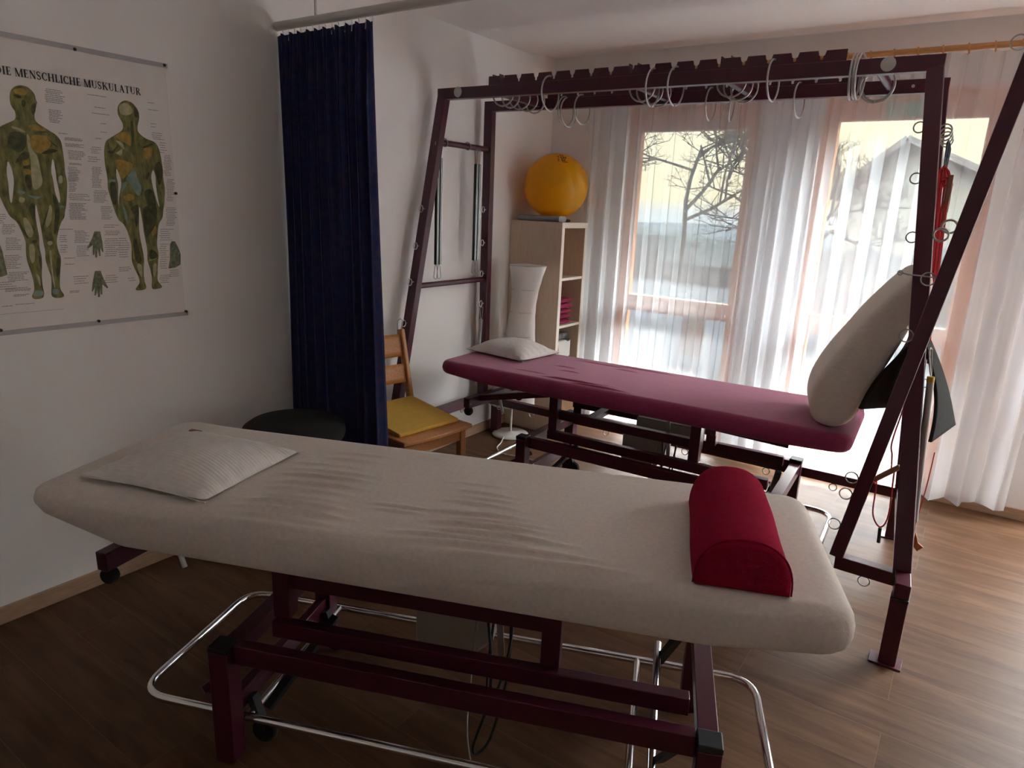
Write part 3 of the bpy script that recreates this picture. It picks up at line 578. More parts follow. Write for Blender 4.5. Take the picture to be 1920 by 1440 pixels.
FIG_TEXT=[(1.131, 1.1785, 1.8713), (1.129, 1.1826, 1.8653), (1.1313, 1.1727, 1.86), (1.1268, 1.1884, 1.8537), (1.1258, 1.1822, 1.8478), (1.125, 1.1811, 1.842), (1.1273, 1.1847, 1.8367), (1.1268, 1.1765, 1.8309), (1.132, 1.1697, 1.8059), (1.1326, 1.1715, 1.801), (1.1321, 1.1663, 1.796), (1.1323, 1.1746, 1.7911), (1.1322, 1.1637, 1.7862), (1.1304, 1.1724, 1.781), (1.1302, 1.1599, 1.776), (1.1326, 1.1637, 1.7714), (1.1316, 1.1602, 1.7663), (1.1545, 1.1819, 1.7322), (1.1734, 1.2249, 1.7195), (1.1714, 1.2326, 1.7158), (1.1713, 1.2262, 1.7123), (1.1708, 1.2325, 1.6996), (1.1713, 1.2178, 1.6955), (1.1715, 1.2317, 1.6914), (1.1785, 1.2274, 1.6766), (1.1775, 1.2322, 1.6712), (1.1784, 1.234, 1.6659), (1.1777, 1.2275, 1.6605), (1.1782, 1.2187, 1.6551), (1.1775, 1.2193, 1.6497), (1.1776, 1.2161, 1.6345), (1.177, 1.2175, 1.6308), (1.1723, 1.2002, 1.6206), (1.1703, 1.2021, 1.6151), (1.1744, 1.2016, 1.6099), (1.1723, 1.1958, 1.6044), (1.1718, 1.1973, 1.599), (1.1706, 1.2018, 1.5935), (1.1672, 1.1995, 1.5878), (1.167, 1.2001, 1.5824), (1.1662, 1.1939, 1.5769), (1.1659, 1.1883, 1.5715), (1.1679, 1.1928, 1.5661), (1.1674, 1.1956, 1.5606), (1.1679, 1.1878, 1.5552), (1.1662, 1.1916, 1.5497), (1.1662, 1.1877, 1.5442), (1.1646, 1.185, 1.5386), (1.1726, 1.2108, 1.6097), (1.1715, 1.213, 1.604), (1.169, 1.2034, 1.5981), (1.1714, 1.1986, 1.5926), (1.1711, 1.2052, 1.5869), (1.1665, 1.2054, 1.5809), (1.1702, 1.1998, 1.5754), (1.1661, 1.2264, 1.5291), (1.1639, 1.2331, 1.5226), (1.1624, 1.2133, 1.5161), (1.1647, 1.2326, 1.5098), (1.162, 1.2211, 1.4969), (1.1604, 1.2055, 1.4923), (1.1622, 1.2106, 1.4878), (1.1597, 1.2062, 1.4832), (1.1628, 1.2105, 1.4787), (1.1576, 1.2184, 1.4741), (1.1571, 1.1979, 1.4695), (1.159, 1.2001, 1.465), (1.1565, 1.2123, 1.4604), (1.1588, 1.1977, 1.4559), (1.1564, 1.2156, 1.4513), (1.1586, 1.2101, 1.4467), (1.1574, 1.2125, 1.4422), (1.2632, 1.3274, 1.8735), (1.2823, 1.3193, 1.834), (1.2726, 1.332, 1.8126), (1.2985, 1.3171, 1.7806), (1.2953, 1.3178, 1.7512), (1.2744, 1.2966, 1.7271), (1.2583, 1.2898, 1.6958), (1.2534, 1.291, 1.6889), (1.2561, 1.2795, 1.6828), (1.2547, 1.286, 1.6763), (1.2417, 1.2726, 1.6611), (1.2441, 1.2838, 1.6539), (1.2397, 1.271, 1.6463), (1.2536, 1.2835, 1.6262), (1.2499, 1.2813, 1.6207), (1.2508, 1.2853, 1.6155), (1.2518, 1.2787, 1.6103), (1.2509, 1.2823, 1.6049), (1.2513, 1.2746, 1.5996), (1.2473, 1.2713, 1.5941), (1.2487, 1.2722, 1.5889), (1.2445, 1.2824, 1.5833), (1.2478, 1.2784, 1.5782), (1.246, 1.2799, 1.5728), (1.2479, 1.2745, 1.5675), (1.2465, 1.2798, 1.5621), (1.244, 1.2794, 1.5567), (1.2522, 1.2914, 1.5441), (1.247, 1.2976, 1.5382), (1.249, 1.297, 1.5327), (1.2464, 1.2897, 1.5269), (1.2475, 1.2864, 1.5213), (1.2476, 1.2897, 1.5157), (1.247, 1.2931, 1.51), (1.2445, 1.2806, 1.5042), (1.2679, 1.3056, 1.4875), (1.2678, 1.3011, 1.4813), (1.2657, 1.3071, 1.4751), (1.2677, 1.3045, 1.4689), (1.2682, 1.2945, 1.4626), (1.267, 1.2953, 1.4564), (1.2653, 1.3042, 1.4501), (1.2649, 1.2987, 1.4439), (1.2728, 1.3244, 1.4215), (1.2699, 1.3096, 1.4137), (1.2723, 1.3253, 1.3988), (1.2754, 1.3277, 1.3923), (1.2702, 1.3173, 1.3858), (1.271, 1.3147, 1.3708), (1.2672, 1.318, 1.3631), (1.2661, 1.3209, 1.3552), (1.2693, 1.324, 1.3473), (1.2661, 1.3035, 1.3395), (1.2692, 1.3134, 1.3316), (1.267, 1.3093, 1.3238), (1.2646, 1.3038, 1.3159), (1.2621, 1.3035, 1.3081), (1.1665, 1.2038, 1.3997), (1.1693, 1.2112, 1.394), (1.1686, 1.2103, 1.3884), (1.1685, 1.2163, 1.3827), (1.1664, 1.2012, 1.377), (1.168, 1.213, 1.3714), (1.1638, 1.1993, 1.3657), (1.1637, 1.2149, 1.3601), (1.1694, 1.2104, 1.346), (1.1687, 1.2084, 1.339), (1.1667, 1.2088, 1.3321), (1.1648, 1.199, 1.3252), (1.166, 1.2003, 1.3181), (1.1664, 1.2096, 1.3111), (1.2585, 1.2951, 1.2344), (1.2553, 1.3005, 1.2261), (1.2521, 1.2954, 1.2178), (1.2516, 1.2994, 1.2093), (1.1449, 1.1971, 1.2371), (1.1466, 1.1881, 1.2288), (1.146, 1.1815, 1.2206), (1.1467, 1.1941, 1.2123), (1.1275, 1.1612, 1.1858), (1.1271, 1.1612, 1.181), (1.3194, 1.3478, 1.3718), (1.3179, 1.3523, 1.3632), (1.3184, 1.3586, 1.3546), (1.316, 1.3575, 1.346), (1.3134, 1.3582, 1.3374), (1.3129, 1.3539, 1.3288), (1.3138, 1.3473, 1.3201), (1.3148, 1.3478, 1.3113), (1.3143, 1.3484, 1.3026), (1.3093, 1.3499, 1.2629), (1.3079, 1.3548, 1.2562), (1.309, 1.3442, 1.2494), (1.3373, 1.3628, 1.2198), (1.3416, 1.3676, 1.2113), (1.4779, 1.5028, 1.8761), (1.4755, 1.5172, 1.8512), (1.4826, 1.5039, 1.8011), (1.4815, 1.5005, 1.7904), (1.4843, 1.5243, 1.7683), (1.4817, 1.524, 1.7607), (1.4834, 1.5153, 1.7536), (1.486, 1.5304, 1.7466), (1.5106, 1.5391, 1.7349), (1.5107, 1.5318, 1.7259), (1.5121, 1.533, 1.717), (1.5107, 1.5378, 1.7078), (1.5094, 1.5264, 1.6986), (1.5283, 1.5525, 1.6888), (1.5237, 1.5475, 1.6827), (1.5247, 1.5509, 1.6771), (1.5227, 1.5542, 1.6712), (1.5231, 1.5528, 1.6655), (1.5205, 1.5488, 1.6596), (1.5209, 1.549, 1.654), (1.5233, 1.5472, 1.6484), (1.5207, 1.552, 1.6425), (1.5232, 1.5502, 1.6369), (1.5187, 1.543, 1.6309), (1.5173, 1.5427, 1.6251), (1.5186, 1.5488, 1.6194), (1.5225, 1.5475, 1.6139), (1.528, 1.5571, 1.5981), (1.5287, 1.5523, 1.5919), (1.5253, 1.5606, 1.5855), (1.524, 1.5543, 1.5792), (1.5229, 1.5532, 1.5729), (1.5218, 1.5532, 1.5666), (1.5234, 1.5501, 1.5604), (1.5242, 1.5487, 1.5541), (1.5215, 1.552, 1.5478), (1.5239, 1.5527, 1.5416), (1.5224, 1.5434, 1.5352), (1.5231, 1.549, 1.529), (1.5185, 1.5474, 1.5225), (1.5204, 1.5482, 1.5163), (1.5157, 1.5543, 1.4893), (1.5134, 1.5566, 1.4831), (1.5133, 1.5495, 1.4769), (1.518, 1.5578, 1.4708), (1.5114, 1.5471, 1.4645), (1.5129, 1.5506, 1.4583), (1.5105, 1.5557, 1.452), (1.5141, 1.5478, 1.4458), (1.5145, 1.5411, 1.4396), (1.5107, 1.5464, 1.4333), (1.5107, 1.5479, 1.4271), (1.5098, 1.5392, 1.4208), (1.4838, 1.5381, 1.4053), (1.4835, 1.5194, 1.397), (1.484, 1.5275, 1.3886), (1.4775, 1.5214, 1.3804), (1.4827, 1.5222, 1.372), (1.4787, 1.5291, 1.3637), (1.4792, 1.5122, 1.3469), (1.4786, 1.5059, 1.3383), (1.4732, 1.5007, 1.3299), (1.4745, 1.5098, 1.3213), (1.4723, 1.4986, 1.3128), (1.4715, 1.4989, 1.3042), (1.4748, 1.5078, 1.2955), (1.4716, 1.4972, 1.2869), (1.4712, 1.4954, 1.2783), (1.4696, 1.4979, 1.2697), (1.4678, 1.4941, 1.2612), (1.471, 1.4972, 1.2523), (1.5065, 1.5438, 1.2422), (1.5075, 1.5465, 1.234), (1.5063, 1.5432, 1.226), (1.5044, 1.542, 1.218), (1.4683, 1.5083, 1.2232), (1.4637, 1.5078, 1.2162), (1.4616, 1.5027, 1.2091), (1.4664, 1.4939, 1.2015), (1.4634, 1.5014, 1.1944), (1.1148, 1.1635, 1.4063), (1.1185, 1.1397, 1.3844), (1.1153, 1.1369, 1.3775), (1.1146, 1.1394, 1.3705), (1.118, 1.1384, 1.3635), (1.1152, 1.138, 1.3504), (1.1172, 1.1384, 1.3425), (1.1119, 1.1344, 1.3346), (1.1107, 1.1358, 1.3267), (1.1238, 1.159, 1.3047), (1.123, 1.153, 1.2829), (0.9297, 0.9621, 1.4552), (0.9283, 0.9624, 1.4483), (0.9276, 0.9598, 1.4415), (0.9296, 0.9537, 1.4346), (0.9288, 0.9533, 1.4277), (0.9493, 0.9866, 1.4214), (0.9474, 0.9878, 1.4156), (0.9464, 0.9745, 1.4098), (0.9456, 0.9821, 1.404), (0.9439, 0.9799, 1.3982), (0.9461, 0.9703, 1.3924), (0.9526, 0.9837, 1.3775), (0.9519, 0.9961, 1.3712), (0.9496, 0.987, 1.365), (0.95, 0.9871, 1.3587), (0.9482, 0.9964, 1.3524), (0.9496, 0.9941, 1.3461), (0.9489, 0.9951, 1.3398), (0.9432, 0.9846, 1.3196), (0.9417, 0.9908, 1.3137), (0.9392, 0.9855, 1.3078), (0.9396, 0.977, 1.3018), (0.9378, 0.9754, 1.2958), (0.9394, 0.9862, 1.2897), (0.9367, 0.9745, 1.2838), (0.9363, 0.9815, 1.2778), (0.9463, 1.0072, 1.2626), (0.9455, 1.0009, 1.2573), (0.9416, 0.9912, 1.2521), (0.9406, 0.9913, 1.2468), (0.9423, 0.9886, 1.2412), (0.9426, 0.9999, 1.2358), (0.9081, 0.9634, 1.2315), (0.9065, 0.9539, 1.224), (0.9059, 0.9634, 1.2165), (0.9056, 0.9574, 1.2089), (0.9309, 0.9969, 1.2098), (0.9295, 1.0067, 1.205), (0.9281, 1.0027, 1.2003), (0.9518, 1.0005, 1.1865), (0.9506, 0.9873, 1.182), (0.9523, 1.0101, 1.1534), (0.9126, 0.9435, 1.1505)]

def chaikin(q, n=1):
    P2 = [Vector((a, c, 0)) for a, c in q]
    for _ in range(n):
        o = []
        for i2 in range(len(P2)):
            a, c = P2[i2], P2[(i2 + 1) % len(P2)]; o += [a * .78 + c * .22, a * .22 + c * .78]
        P2 = o
    return [(v.x, v.y) for v in P2]
YM = 1.21                                       # the two printed figures, one mesh each, ink colours as material slots
for nm, poly, left in (('front_figure', FIG_FRONT, True), ('back_figure', FIG_BACK, False)):
    b = MB(); b.flat(chaikin(poly, 2), -2.7162); k0 = len(b.bm.faces); sl = [(0, k0)]
    def add(q, x, slot):
        k1 = len(b.bm.faces); b.flat(q, x); sl.append((slot, len(b.bm.faces) - k1))
    for mi, k_ in enumerate(('pale', 'ochre', 'teal', 'dark')):
        for i, q in enumerate(FIG_PATCH[k_]):
            if (sum(p[0] for p in q) / len(q) < YM) == left: add(chaikin(q, 2), -2.7160 + 0.00002 * (i + 1) + .00004 * mi, mi + 1)
    for q in FIG_GAPS:
        if (sum(p[0] for p in q) / len(q) < YM) == left: add(chaikin(q, 1), -2.7154, 5)
    o = b.build(nm, [M_fig, M_fig_pale, M_fig_ochre, M_fig_teal, M_fig_dark, M_paper], po, smooth=False)
    k = 0
    for slot, cnt in sl:
        for f in range(k, k + cnt): o.data.polygons[f].material_index = slot
        k += cnt
for q in FIG_SMALL: MB().flat([p for p in q], -2.7161).build('detail_drawing', M_fig_small, po, smooth=False)
b = MB()
for (y0, y1, z) in FIG_TEXT:
    if y0 < 0.866: y0 = 0.866
    n_ = max(1, int((y1 - y0) / 0.012)); rt = random.Random(int(z * 1e5))
    y = y0
    while y < y1 - 0.002:
        L = min(rt.uniform(0.004, 0.013), y1 - y); b.bx(-2.7170, -2.7163, y, y + L, z - 0.0012, z + 0.0012); y += L + 0.0016
b.bx(-2.7170, -2.7163, 0.87, 1.10, 1.1235, 1.1245)
cap = b.build('captions', M_caption, po, smooth=False); cap['kind'] = 'stuff'

# serif title, drawn stroke by stroke
def glyphs():
    T, t = 0.20, 0.075
    def R(x0, x1, y0, y1): return [(x0, y0), (x1, y0), (x1, y1), (x0, y1)]
    def S(x, w=0.16): return [R(x - T / 2, x + T / 2, 0, 1), R(x - w, x + w, 0, .055), R(x - w, x + w, .945, 1)]
    def thin(p, q, w): 
        d = Vector((q[0] - p[0], q[1] - p[1])); n = Vector((-d.y, d.x)).normalized() * w / 2
        return [(p[0] + n.x, p[1] + n.y), (p[0] - n.x, p[1] - n.y), (q[0] - n.x, q[1] - n.y), (q[0] + n.x, q[1] + n.y)]
    def arc(cx, cy, rx, ry, a0, a1, w0, w1, n=12):
        o, i_ = [], []
        for k in range(n + 1):
            f = k / n; a = math.radians(a0 + (a1 - a0) * f); w = w0 + (w1 - w0) * math.sin(PI * f)
            o.append((cx + (rx + w / 2) * math.cos(a), cy + (ry + min(w, .1) / 2) * math.sin(a))); i_.append((cx + (rx - w / 2) * math.cos(a), cy + (ry - min(w, .1) / 2) * math.sin(a)))
        return o + i_[::-1]
    return {
     'D': (.80, S(.18) + [R(.1, .36, 0, t), R(.1, .36, 1 - t, 1), arc(.34, .5, .30, .46, -90, 90, t, T)]),
     'I': (.36, S(.18)),
     'E': (.64, S(.18) + [R(.1, .55, 0, t), R(.1, .55, 1 - t, 1), R(.1, .42, .47, .47 + t), R(.50, .56, 0, .24), R(.50, .56, .78, 1), R(.40, .45, .38, .62)]),
     'M': (.98, [R(.10, .17, 0, 1), R(.74, .74 + T, 0, 1), thin((.16, 1), (.48, 0), .17), thin((.80, 1), (.48, 0), .07), R(.02, .26, 0, .05), R(.66, 1.0, 0, .05), R(.02, .22, .95, 1), R(.74, 1.0, .95, 1)]),
     'N': (.82, [R(.12, .19, 0, 1), R(.65, .72, 0, 1), thin((.16, .98), (.68, .02), .19), R(.03, .28, 0, .05), R(.54, .82, .95, 1), R(.02, .2, .95, 1)]),
     'S': (.60, [arc(.29, .74, .19, .22, 20, 250, t, .15), arc(.29, .26, .20, .22, 200, 430, t, .15), thin((.16, .60), (.43, .40), .19), R(.44, .49, .70, .98), R(.07, .12, .02, .30)]),
     'C': (.70, [arc(.40, .5, .30, .46, 35, 325, t, .2), R(.60, .66, .66, .98)]),
     'H': (.86, S(.18) + S(.68) + [R(.2, .66, .46, .46 + t)]),
     'L': (.62, S(.18) + [R(.1, .56, 0, t), R(.51, .57, 0, .28)]),
     'U': (.82, [R(.10, .30, .3, 1), R(.62, .69, .3, 1), arc(.43, .32, .23, .28, 180, 360, .12, t), R(.02, .38, .95, 1), R(.52, .80, .95, 1)]),
     'K': (.82, S(.18) + [thin((.24, .40), (.66, .97), .07), thin((.36, .60), (.70, .03), .19), R(.52, .78, .95, 1), R(.54, .84, 0, .05)]),
     'A': (.82, [thin((.14, .02), (.40, .98), .07), thin((.40, .98), (.68, .02), .19), R(.24, .56, .30, .30 + t), R(.03, .28, 0, .05), R(.54, .84, 0, .05)]),
     'T': (.70, S(.35) + [R(.05, .65, 1 - t, 1), R(.04, .09, .74, 1), R(.61, .66, .74, 1)]),
     'R': (.80, S(.18) + [R(.1, .38, 1 - t, 1), R(.1, .38, .47, .47 + t), arc(.36, .745, .18, .22, -90, 90, t, .17), thin((.38, .50), (.66, .03), .18), R(.58, .80, 0, .05)]),
    }
G = glyphs(); adv = 0.0; b = MB(); ttl = 'DIE MENSCHLICHE MUSKULATUR'
width = sum(G[c][0] + .05 if c != ' ' else .34 for c in ttl); sc_ = (1.456 - 0.989) / width
for c in ttl:
    if c == ' ': adv += .34; continue
    for poly in G[c][1]:
        b.flat([(0.989 + (adv + x) * sc_, 1.897 + y * 0.0255) for x, y in poly], -2.7155)
    adv += G[c][0] + .05
b.build('title', M_title, po, smooth=False)

# ================================================================ SHELF CORNER
sh = thing('shelf_unit', 'tall narrow beech shelf unit standing in the corner beside the sheer curtain', 'shelf', (-2.51, 4.115, 0))
SX0, SX1, SY0, SY1, SZ = -2.715, -2.305, 3.94, 4.29, 1.462
def two_tone(name, b):                      # faces looking into the room along +x are the pale edge banding
    o = b.build(name, [M_beige, M_beige_edge], sh, smooth=False, bevel=0.0015)
    for p in o.data.polygons:
        if p.normal.x > 0.9: p.material_index = 1
    return o
two_tone('side_panel', MB().bx(SX0, SX1, SY0, SY0 + 0.036, 0, SZ - 0.036))
two_tone('side_panel', MB().bx(SX0, SX1, SY1 - 0.036, SY1, 0, SZ - 0.036))
two_tone('top_panel', MB().bx(SX0, SX1, SY0, SY1, SZ - 0.036, SZ))
two_tone('bottom_panel', MB().bx(SX0, SX1, SY0 + 0.036, SY1 - 0.036, 0.0, 0.036))
MB().bx(SX0, SX0 + 0.008, SY0 + 0.036, SY1 - 0.036, 0.036, SZ - 0.036).build('back_panel', M_beige, sh, smooth=False)
for z in (1.078, 0.752, 0.40): two_tone('shelf_board', MB().bx(SX0 + 0.008, SX1 - 0.002, SY0 + 0.036, SY1 - 0.036, z, z + 0.018))

# things in and on the shelf
trnd = random.Random(6)
tz = 0.7705
nm = ['lowest folded wine red towel at the bottom of the shelf stack', 'second folded wine red towel from the bottom of the shelf stack', 'middle folded wine red towel of the shelf stack', 'second folded wine red towel from the top of the shelf stack', 'topmost folded wine red towel of the shelf stack']
for i in range(5):
    h = 0.036; dx = trnd.uniform(-.004, .004); wy = 0.165 - 0.007 * (4 - i) * 0.8
    dep = 0.25 + trnd.uniform(-.012, .010)
    def tw(s, t, h=h, wy=wy, dep=dep):
        a = 2 * PI * s; ca, sa = math.cos(a), math.sin(a)
        e_ = 1 - 0.10 * abs(2 * t - 1) ** 6                 # folded layers thin out towards the sides
        x = math.copysign(abs(ca) ** 0.42, ca) * dep / 2 * (1 + .004 * math.sin(9 * t)); z = math.copysign(abs(sa) ** 0.8, sa) * (h / 2 + 0.0005) * e_
        if abs(sa) < 0.45 and ca > 0: x -= 0.006 * math.exp(-(sa / .12) ** 2)      # fold line along the front edge
        return Vector((x, (t - .5) * wy, z + 0.0012 * math.sin(14 * t + i) * (1 if sa > 0 else 0)))
    b = MB(); v = b.grid(tw, 36, 14, True)
    b.bm.faces.new([r[0] for r in v]); b.bm.faces.new([r[-1] for r in v][::-1])
    bmesh.ops.translate(b.bm, verts=b.bm.verts, vec=(-2.318 - dep / 2 + dx, 4.068 + trnd.uniform(-.004, .004), tz + h / 2))
    tag(b.build('folded_towel', M_towel), nm[i], 'towel', 'folded towels on the shelf'); tz += h + 0.0006
b = MB(); b.lathe([(0.02, 0), (0.052, .01), (0.060, .04), (0.048, .075), (0.015, .09)], (-2.44, 4.035, tz), 20)
tag(b.build('black_cap', M_blackcloth), 'small black cloth bundle lying on top of the towel stack', 'bundle')
bx = thing('storage_box', 'white fabric box with dark rosette print under the towel stack', 'box', (-2.44, 4.09, 0.418))
MB().bx(-2.56, -2.325, 3.985, 4.185, 0.4185, 0.655).build('box_body', M_rosette, bx, bevel=0.008)
MB().bx(-2.56, -2.345, 3.99, 4.18, 0.6555, 0.70).build('box_flap', mat('dark_print', (0.06, 0.06, 0.075), 0.8, color2=(0.30, 0.28, 0.27), vscale=18), bx, bevel=0.012)
b = MB(); b.lathe([(0.02, 0.0), (0.045, 0.012), (0.045, 0.10), (0.03, 0.13), (0.03, 0.16), (0.042, 0.19), (0.042, 0.225), (0.01, 0.235)], (-2.42, 4.02, 1.096), 18)
tag(b.build('dark_red_bag', M_darkred), 'dark red rolled bag standing in the top shelf compartment', 'bag')
mt_ = MB()
def matroll(s, t):
    a = 2 * PI * s; ca, sa = math.cos(a), math.sin(a)
    return Vector((-2.665 + 0.325 * t, 3.996 + math.copysign(abs(ca) ** .6, ca) * 0.048, 1.4825 + math.copysign(abs(sa) ** .6, sa) * 0.0195))
v = mt_.grid(matroll, 24, 6, True); mt_.bm.faces.new([r[0] for r in v]); mt_.bm.faces.new([r[-1] for r in v][::-1])
tag(mt_.build('foam_mat', M_grey), 'grey folded foam mat lying on the shelf top in front of the ball', 'mat')
tag(MB().ring((-2.470, 4.125, 1.4715), (0, 0, 1), 0.092, 0.0095, 28, 8).build('ball_stand', M_black), 'black ring stand under the yellow gym ball', 'ring')
BC = Vector((-2.478, 4.118, 1.696)); BR = 0.217
gb = thing('gym_ball', 'large yellow gym ball resting on top of the shelf unit', 'ball', (BC.x, BC.y, BC.z - BR))
b = MB(); bmesh.ops.create_uvsphere(b.bm, u_segments=48, v_segments=32, radius=BR)
bmesh.ops.transform(b.bm, matrix=Matrix.Translation(BC) @ Matrix.Diagonal((1, 1, 0.985, 1)), verts=b.bm.verts)
b.build('ball_skin', M_ball, gb)
def on_ball(body, size, lat, lon, roll, name):
    n = Vector((math.cos(lat) * math.cos(lon), math.cos(lat) * math.sin(lon), math.sin(lat)))
    up = (Vector((0, 0, 1)) - n * n.z).normalized(); ri = up.cross(n)
    Rm = Matrix((ri, up, n)).transposed().to_4x4() @ Matrix.Rotation(roll, 4, 'Z')
    o = text_mesh(body, size, name, M_ink, None, Matrix.Translation(BC + n * BR * 1.0) @ Rm)
    for v in o.data.vertices:
        d = (v.co - BC); d.z /= 0.985; d.normalize(); d = d * (BR + 0.0008); d.z *= 0.985; v.co = BC + d
    inv = parent_matrix(gb).inverted(); o.data.transform(inv); o.parent = gb
on_ball('oBal', 0.058, 0.98, -0.72, -PI / 2, 'lettering')
on_ball('gym ball', 0.020, 0.94, -0.98, -PI / 2, 'lettering')

# floor lamp with tall paper shade
LX, LY = -2.515, 3.745
lp = thing('floor_lamp', 'white hourglass paper floor lamp standing before the shelf unit', 'lamp', (LX, LY, 0))
MB().lathe([(0.02, 0), (0.125, 0), (0.128, .006), (0.122, .014), (0.10, .020), (0.02, .024), (0.012, .03)], (LX, LY, 0), 40).build('base', M_white_paint, lp)
MB().tube([(LX, LY, .02), (LX, LY, 0.36)], 0.0085, 12).build('pole', M_white_paint, lp)
prof = [(0.0, 0.215), (0.12, 0.250), (0.155, 0.27), (0.150, 0.36), (0.138, 0.47), (0.122, 0.60), (0.103, 0.74), (0.088, 0.86), (0.085, 0.94), (0.092, 1.03), (0.105, 1.10), (0.127, 1.19)]
sh_p = []
P_ = [(0.157, 0.235), (0.150, 0.34), (0.139, 0.46), (0.120, 0.60), (0.101, 0.74), (0.088, 0.85), (0.084, 0.93), (0.090, 1.02), (0.104, 1.10), (0.124, 1.185)]
b = MB()
def shade(s, t):
    k = t * (len(P_) - 1); i = min(int(k), len(P_) - 2); f = k - i
    r = P_[i][0] * (1 - f) + P_[i + 1][0] * f; z = P_[i][1] * (1 - f) + P_[i + 1][1] * f
    a = 2 * PI * s
    sq = 1.0 + 0.05 * math.cos(4 * a)          # slightly squared paper tube
    cx_ = LX + 0.085 * (z - 0.22)
    r *= sq * (1 + 0.012 * math.sin(17 * s + 31 * t) * math.sin(23 * t + 5 * s))
    return Vector((cx_ + r * math.cos(a), LY + r * math.sin(a), z))
b.grid(shade, 64, 46, True); b.build('paper_shade', M_shade, lp)
for z, r in ((0.235, .158), (0.40, .146), (0.56, .127), (0.72, .104), (0.88, .0875), (1.03, .0920), (1.185, .1245)):
    MB().ring((LX + 0.085 * (z - 0.22), LY, z), (0, 0, 1), r, 0.0018, 48, 5).build('shade_hoop', M_plastic, lp)
MB().tube(smooth_path([(LX + .02, LY - .11, .016), (LX + .06, LY - .20, .008), (LX + .10, LY - .30, .006), (LX + .20, LY - .36, .006), (LX + .34, LY - .33, .006), (LX + .50, LY - .34, .006)]), 0.004, 6).build('lamp_cable', M_white_paint, lp)
MB().tube(smooth_path([(-2.10, 3.28, .006), (-2.18, 3.20, .006), (-2.08, 3.14, .006), (-1.96, 3.18, .006)]), 0.0035, 6).build('power_lead', M_cable_d, lp)

# ================================================================ CHAIR
ch = thing('wooden_chair', 'brown pine chair with slatted back beside the navy curtain', 'chair', (-2.285, 2.462, 0), math.radians(-7))
SH = 0.455
def seat_outline():
    o = []
    for k in range(13):
        t = -1 + 2 * k / 12; o.append((0.235 + 0.020 * (1 - t * t), 0.228 * t))
    o += [(-0.225, 0.215), (-0.225, -0.215)]
    return o
MB().prism(seat_outline(), 'z', SH - 0.022, SH).build('seat', M_wood, ch, world=False, bevel=0.006)
for sy in (1, -1):
    MB().bar((0.195, sy * 0.185, 0.0), (0.195, sy * 0.185, SH - 0.0225), 0.036, 0.036).build('front_leg', M_wood, ch, world=False, bevel=0.004)
    b = MB(); b.bar((-0.262, sy * 0.205, 0.0), (-0.222, sy * 0.205, 0.44), 0.026, 0.042, up=(1, 0, 0)); b.bar((-0.222, sy * 0.205, 0.435), (-0.318, sy * 0.205, 0.872), 0.026, 0.042, up=(1, 0, 0))
    b.build('rear_post', M_wood, ch, world=False, bevel=0.006)
    MB().bar((-0.215, sy * 0.195, SH - 0.06), (0.195, sy * 0.19, SH - 0.06), 0.018, 0.055).build('side_apron', M_wood, ch, world=False, bevel=0.002)
MB().bar((0.195, -0.185, SH - 0.06), (0.195, 0.185, SH - 0.06), 0.018, 0.055).build('front_apron', M_wood, ch, world=False, bevel=0.002)
for z0, z1 in ((0.585, 0.685), (0.725, 0.845)):
    zc = (z0 + z1) / 2; xc = -0.222 - 0.096 * (zc - 0.435) / 0.437
    b = MB()
    def slat(s, t, xc=xc, z0=z0, z1=z1):
        y = -0.205 + 0.41 * s; return Vector((xc - 0.022 * (zc0(t, z0, z1) - (z0 + z1) / 2) / 0.1 - 0.018 * (1 - (2 * s - 1) ** 2), y, zc0(t, z0, z1)))
    def zc0(t, z0, z1): return z0 + (z1 - z0) * t
    b.grid(slat, 16, 5); o = b.build('back_slat', M_wood, ch, world=False); q = o.modifiers.new('thick', 'SOLIDIFY'); q.thickness = 0.016; q.offset = 0
MB().bar((-0.24, -0.2, 0.22), (-0.24, 0.2, 0.22), 0.016, 0.03).build('stretcher', M_wood, ch, world=False)
yc = thing('wedge_cushion', 'yellow foam wedge cushion lying on the wooden chair seat', 'cushion', (-2.285, 2.462, SH), math.radians(-7))
b = MB(); b.prism([(-0.215, 0.0005), (0.165, 0.0005), (0.165, 0.018), (-0.215, 0.062)], 'y', -0.195, 0.195); b.build('foam', M_yellow_foam, yc, world=False, bevel=0.006)

# ================================================================ BLACK STOOL
so = thing('round_stool', 'black round padded stool half hidden behind the cream treatment table', 'stool', (-2.335, 1.79, 0))
MB().lathe([(0.02, .535), (0.19, .535), (0.212, .545), (0.218, .565), (0.212, .592), (0.185, .612), (0.10, .624), (0.01, .628)], (-2.335, 1.79, 0), 48).build('seat', M_blackcloth, so)
MB().lathe([(0.02, .10), (0.026, .10), (0.026, .30), (0.018, .31), (0.018, .535), (0.01, .535)], (-2.335, 1.79, 0), 16).build('column', M_black, so)
for k in range(5):
    a = 2 * PI * k / 5 + .3
    MB().bar((-2.335, 1.79, 0.11), (-2.335 + .20 * math.cos(a), 1.79 + .20 * math.sin(a), 0.075), 0.035, 0.022).build('leg', M_black, so, bevel=.004)
    MB().lathe([(0.004, -0.012), (0.026, -0.012), (0.029, 0), (0.026, 0.012), (0.004, 0.012)], (0, 0, 0), 14)
    w_ = MB(); w_.lathe([(0.004, -0.012), (0.026, -0.012), (0.029, 0), (0.026, 0.012), (0.004, 0.012)], (0, 0, 0), 14)
    bmesh.ops.transform(w_.bm, matrix=Matrix.Translation((-2.335 + .195 * math.cos(a), 1.79 + .195 * math.sin(a), 0.0292)) @ Matrix.Rotation(a, 4, 'Z') @ Matrix.Rotation(PI / 2, 4, 'X'), verts=w_.bm.verts)
    w_.build('caster', M_rubber, so)

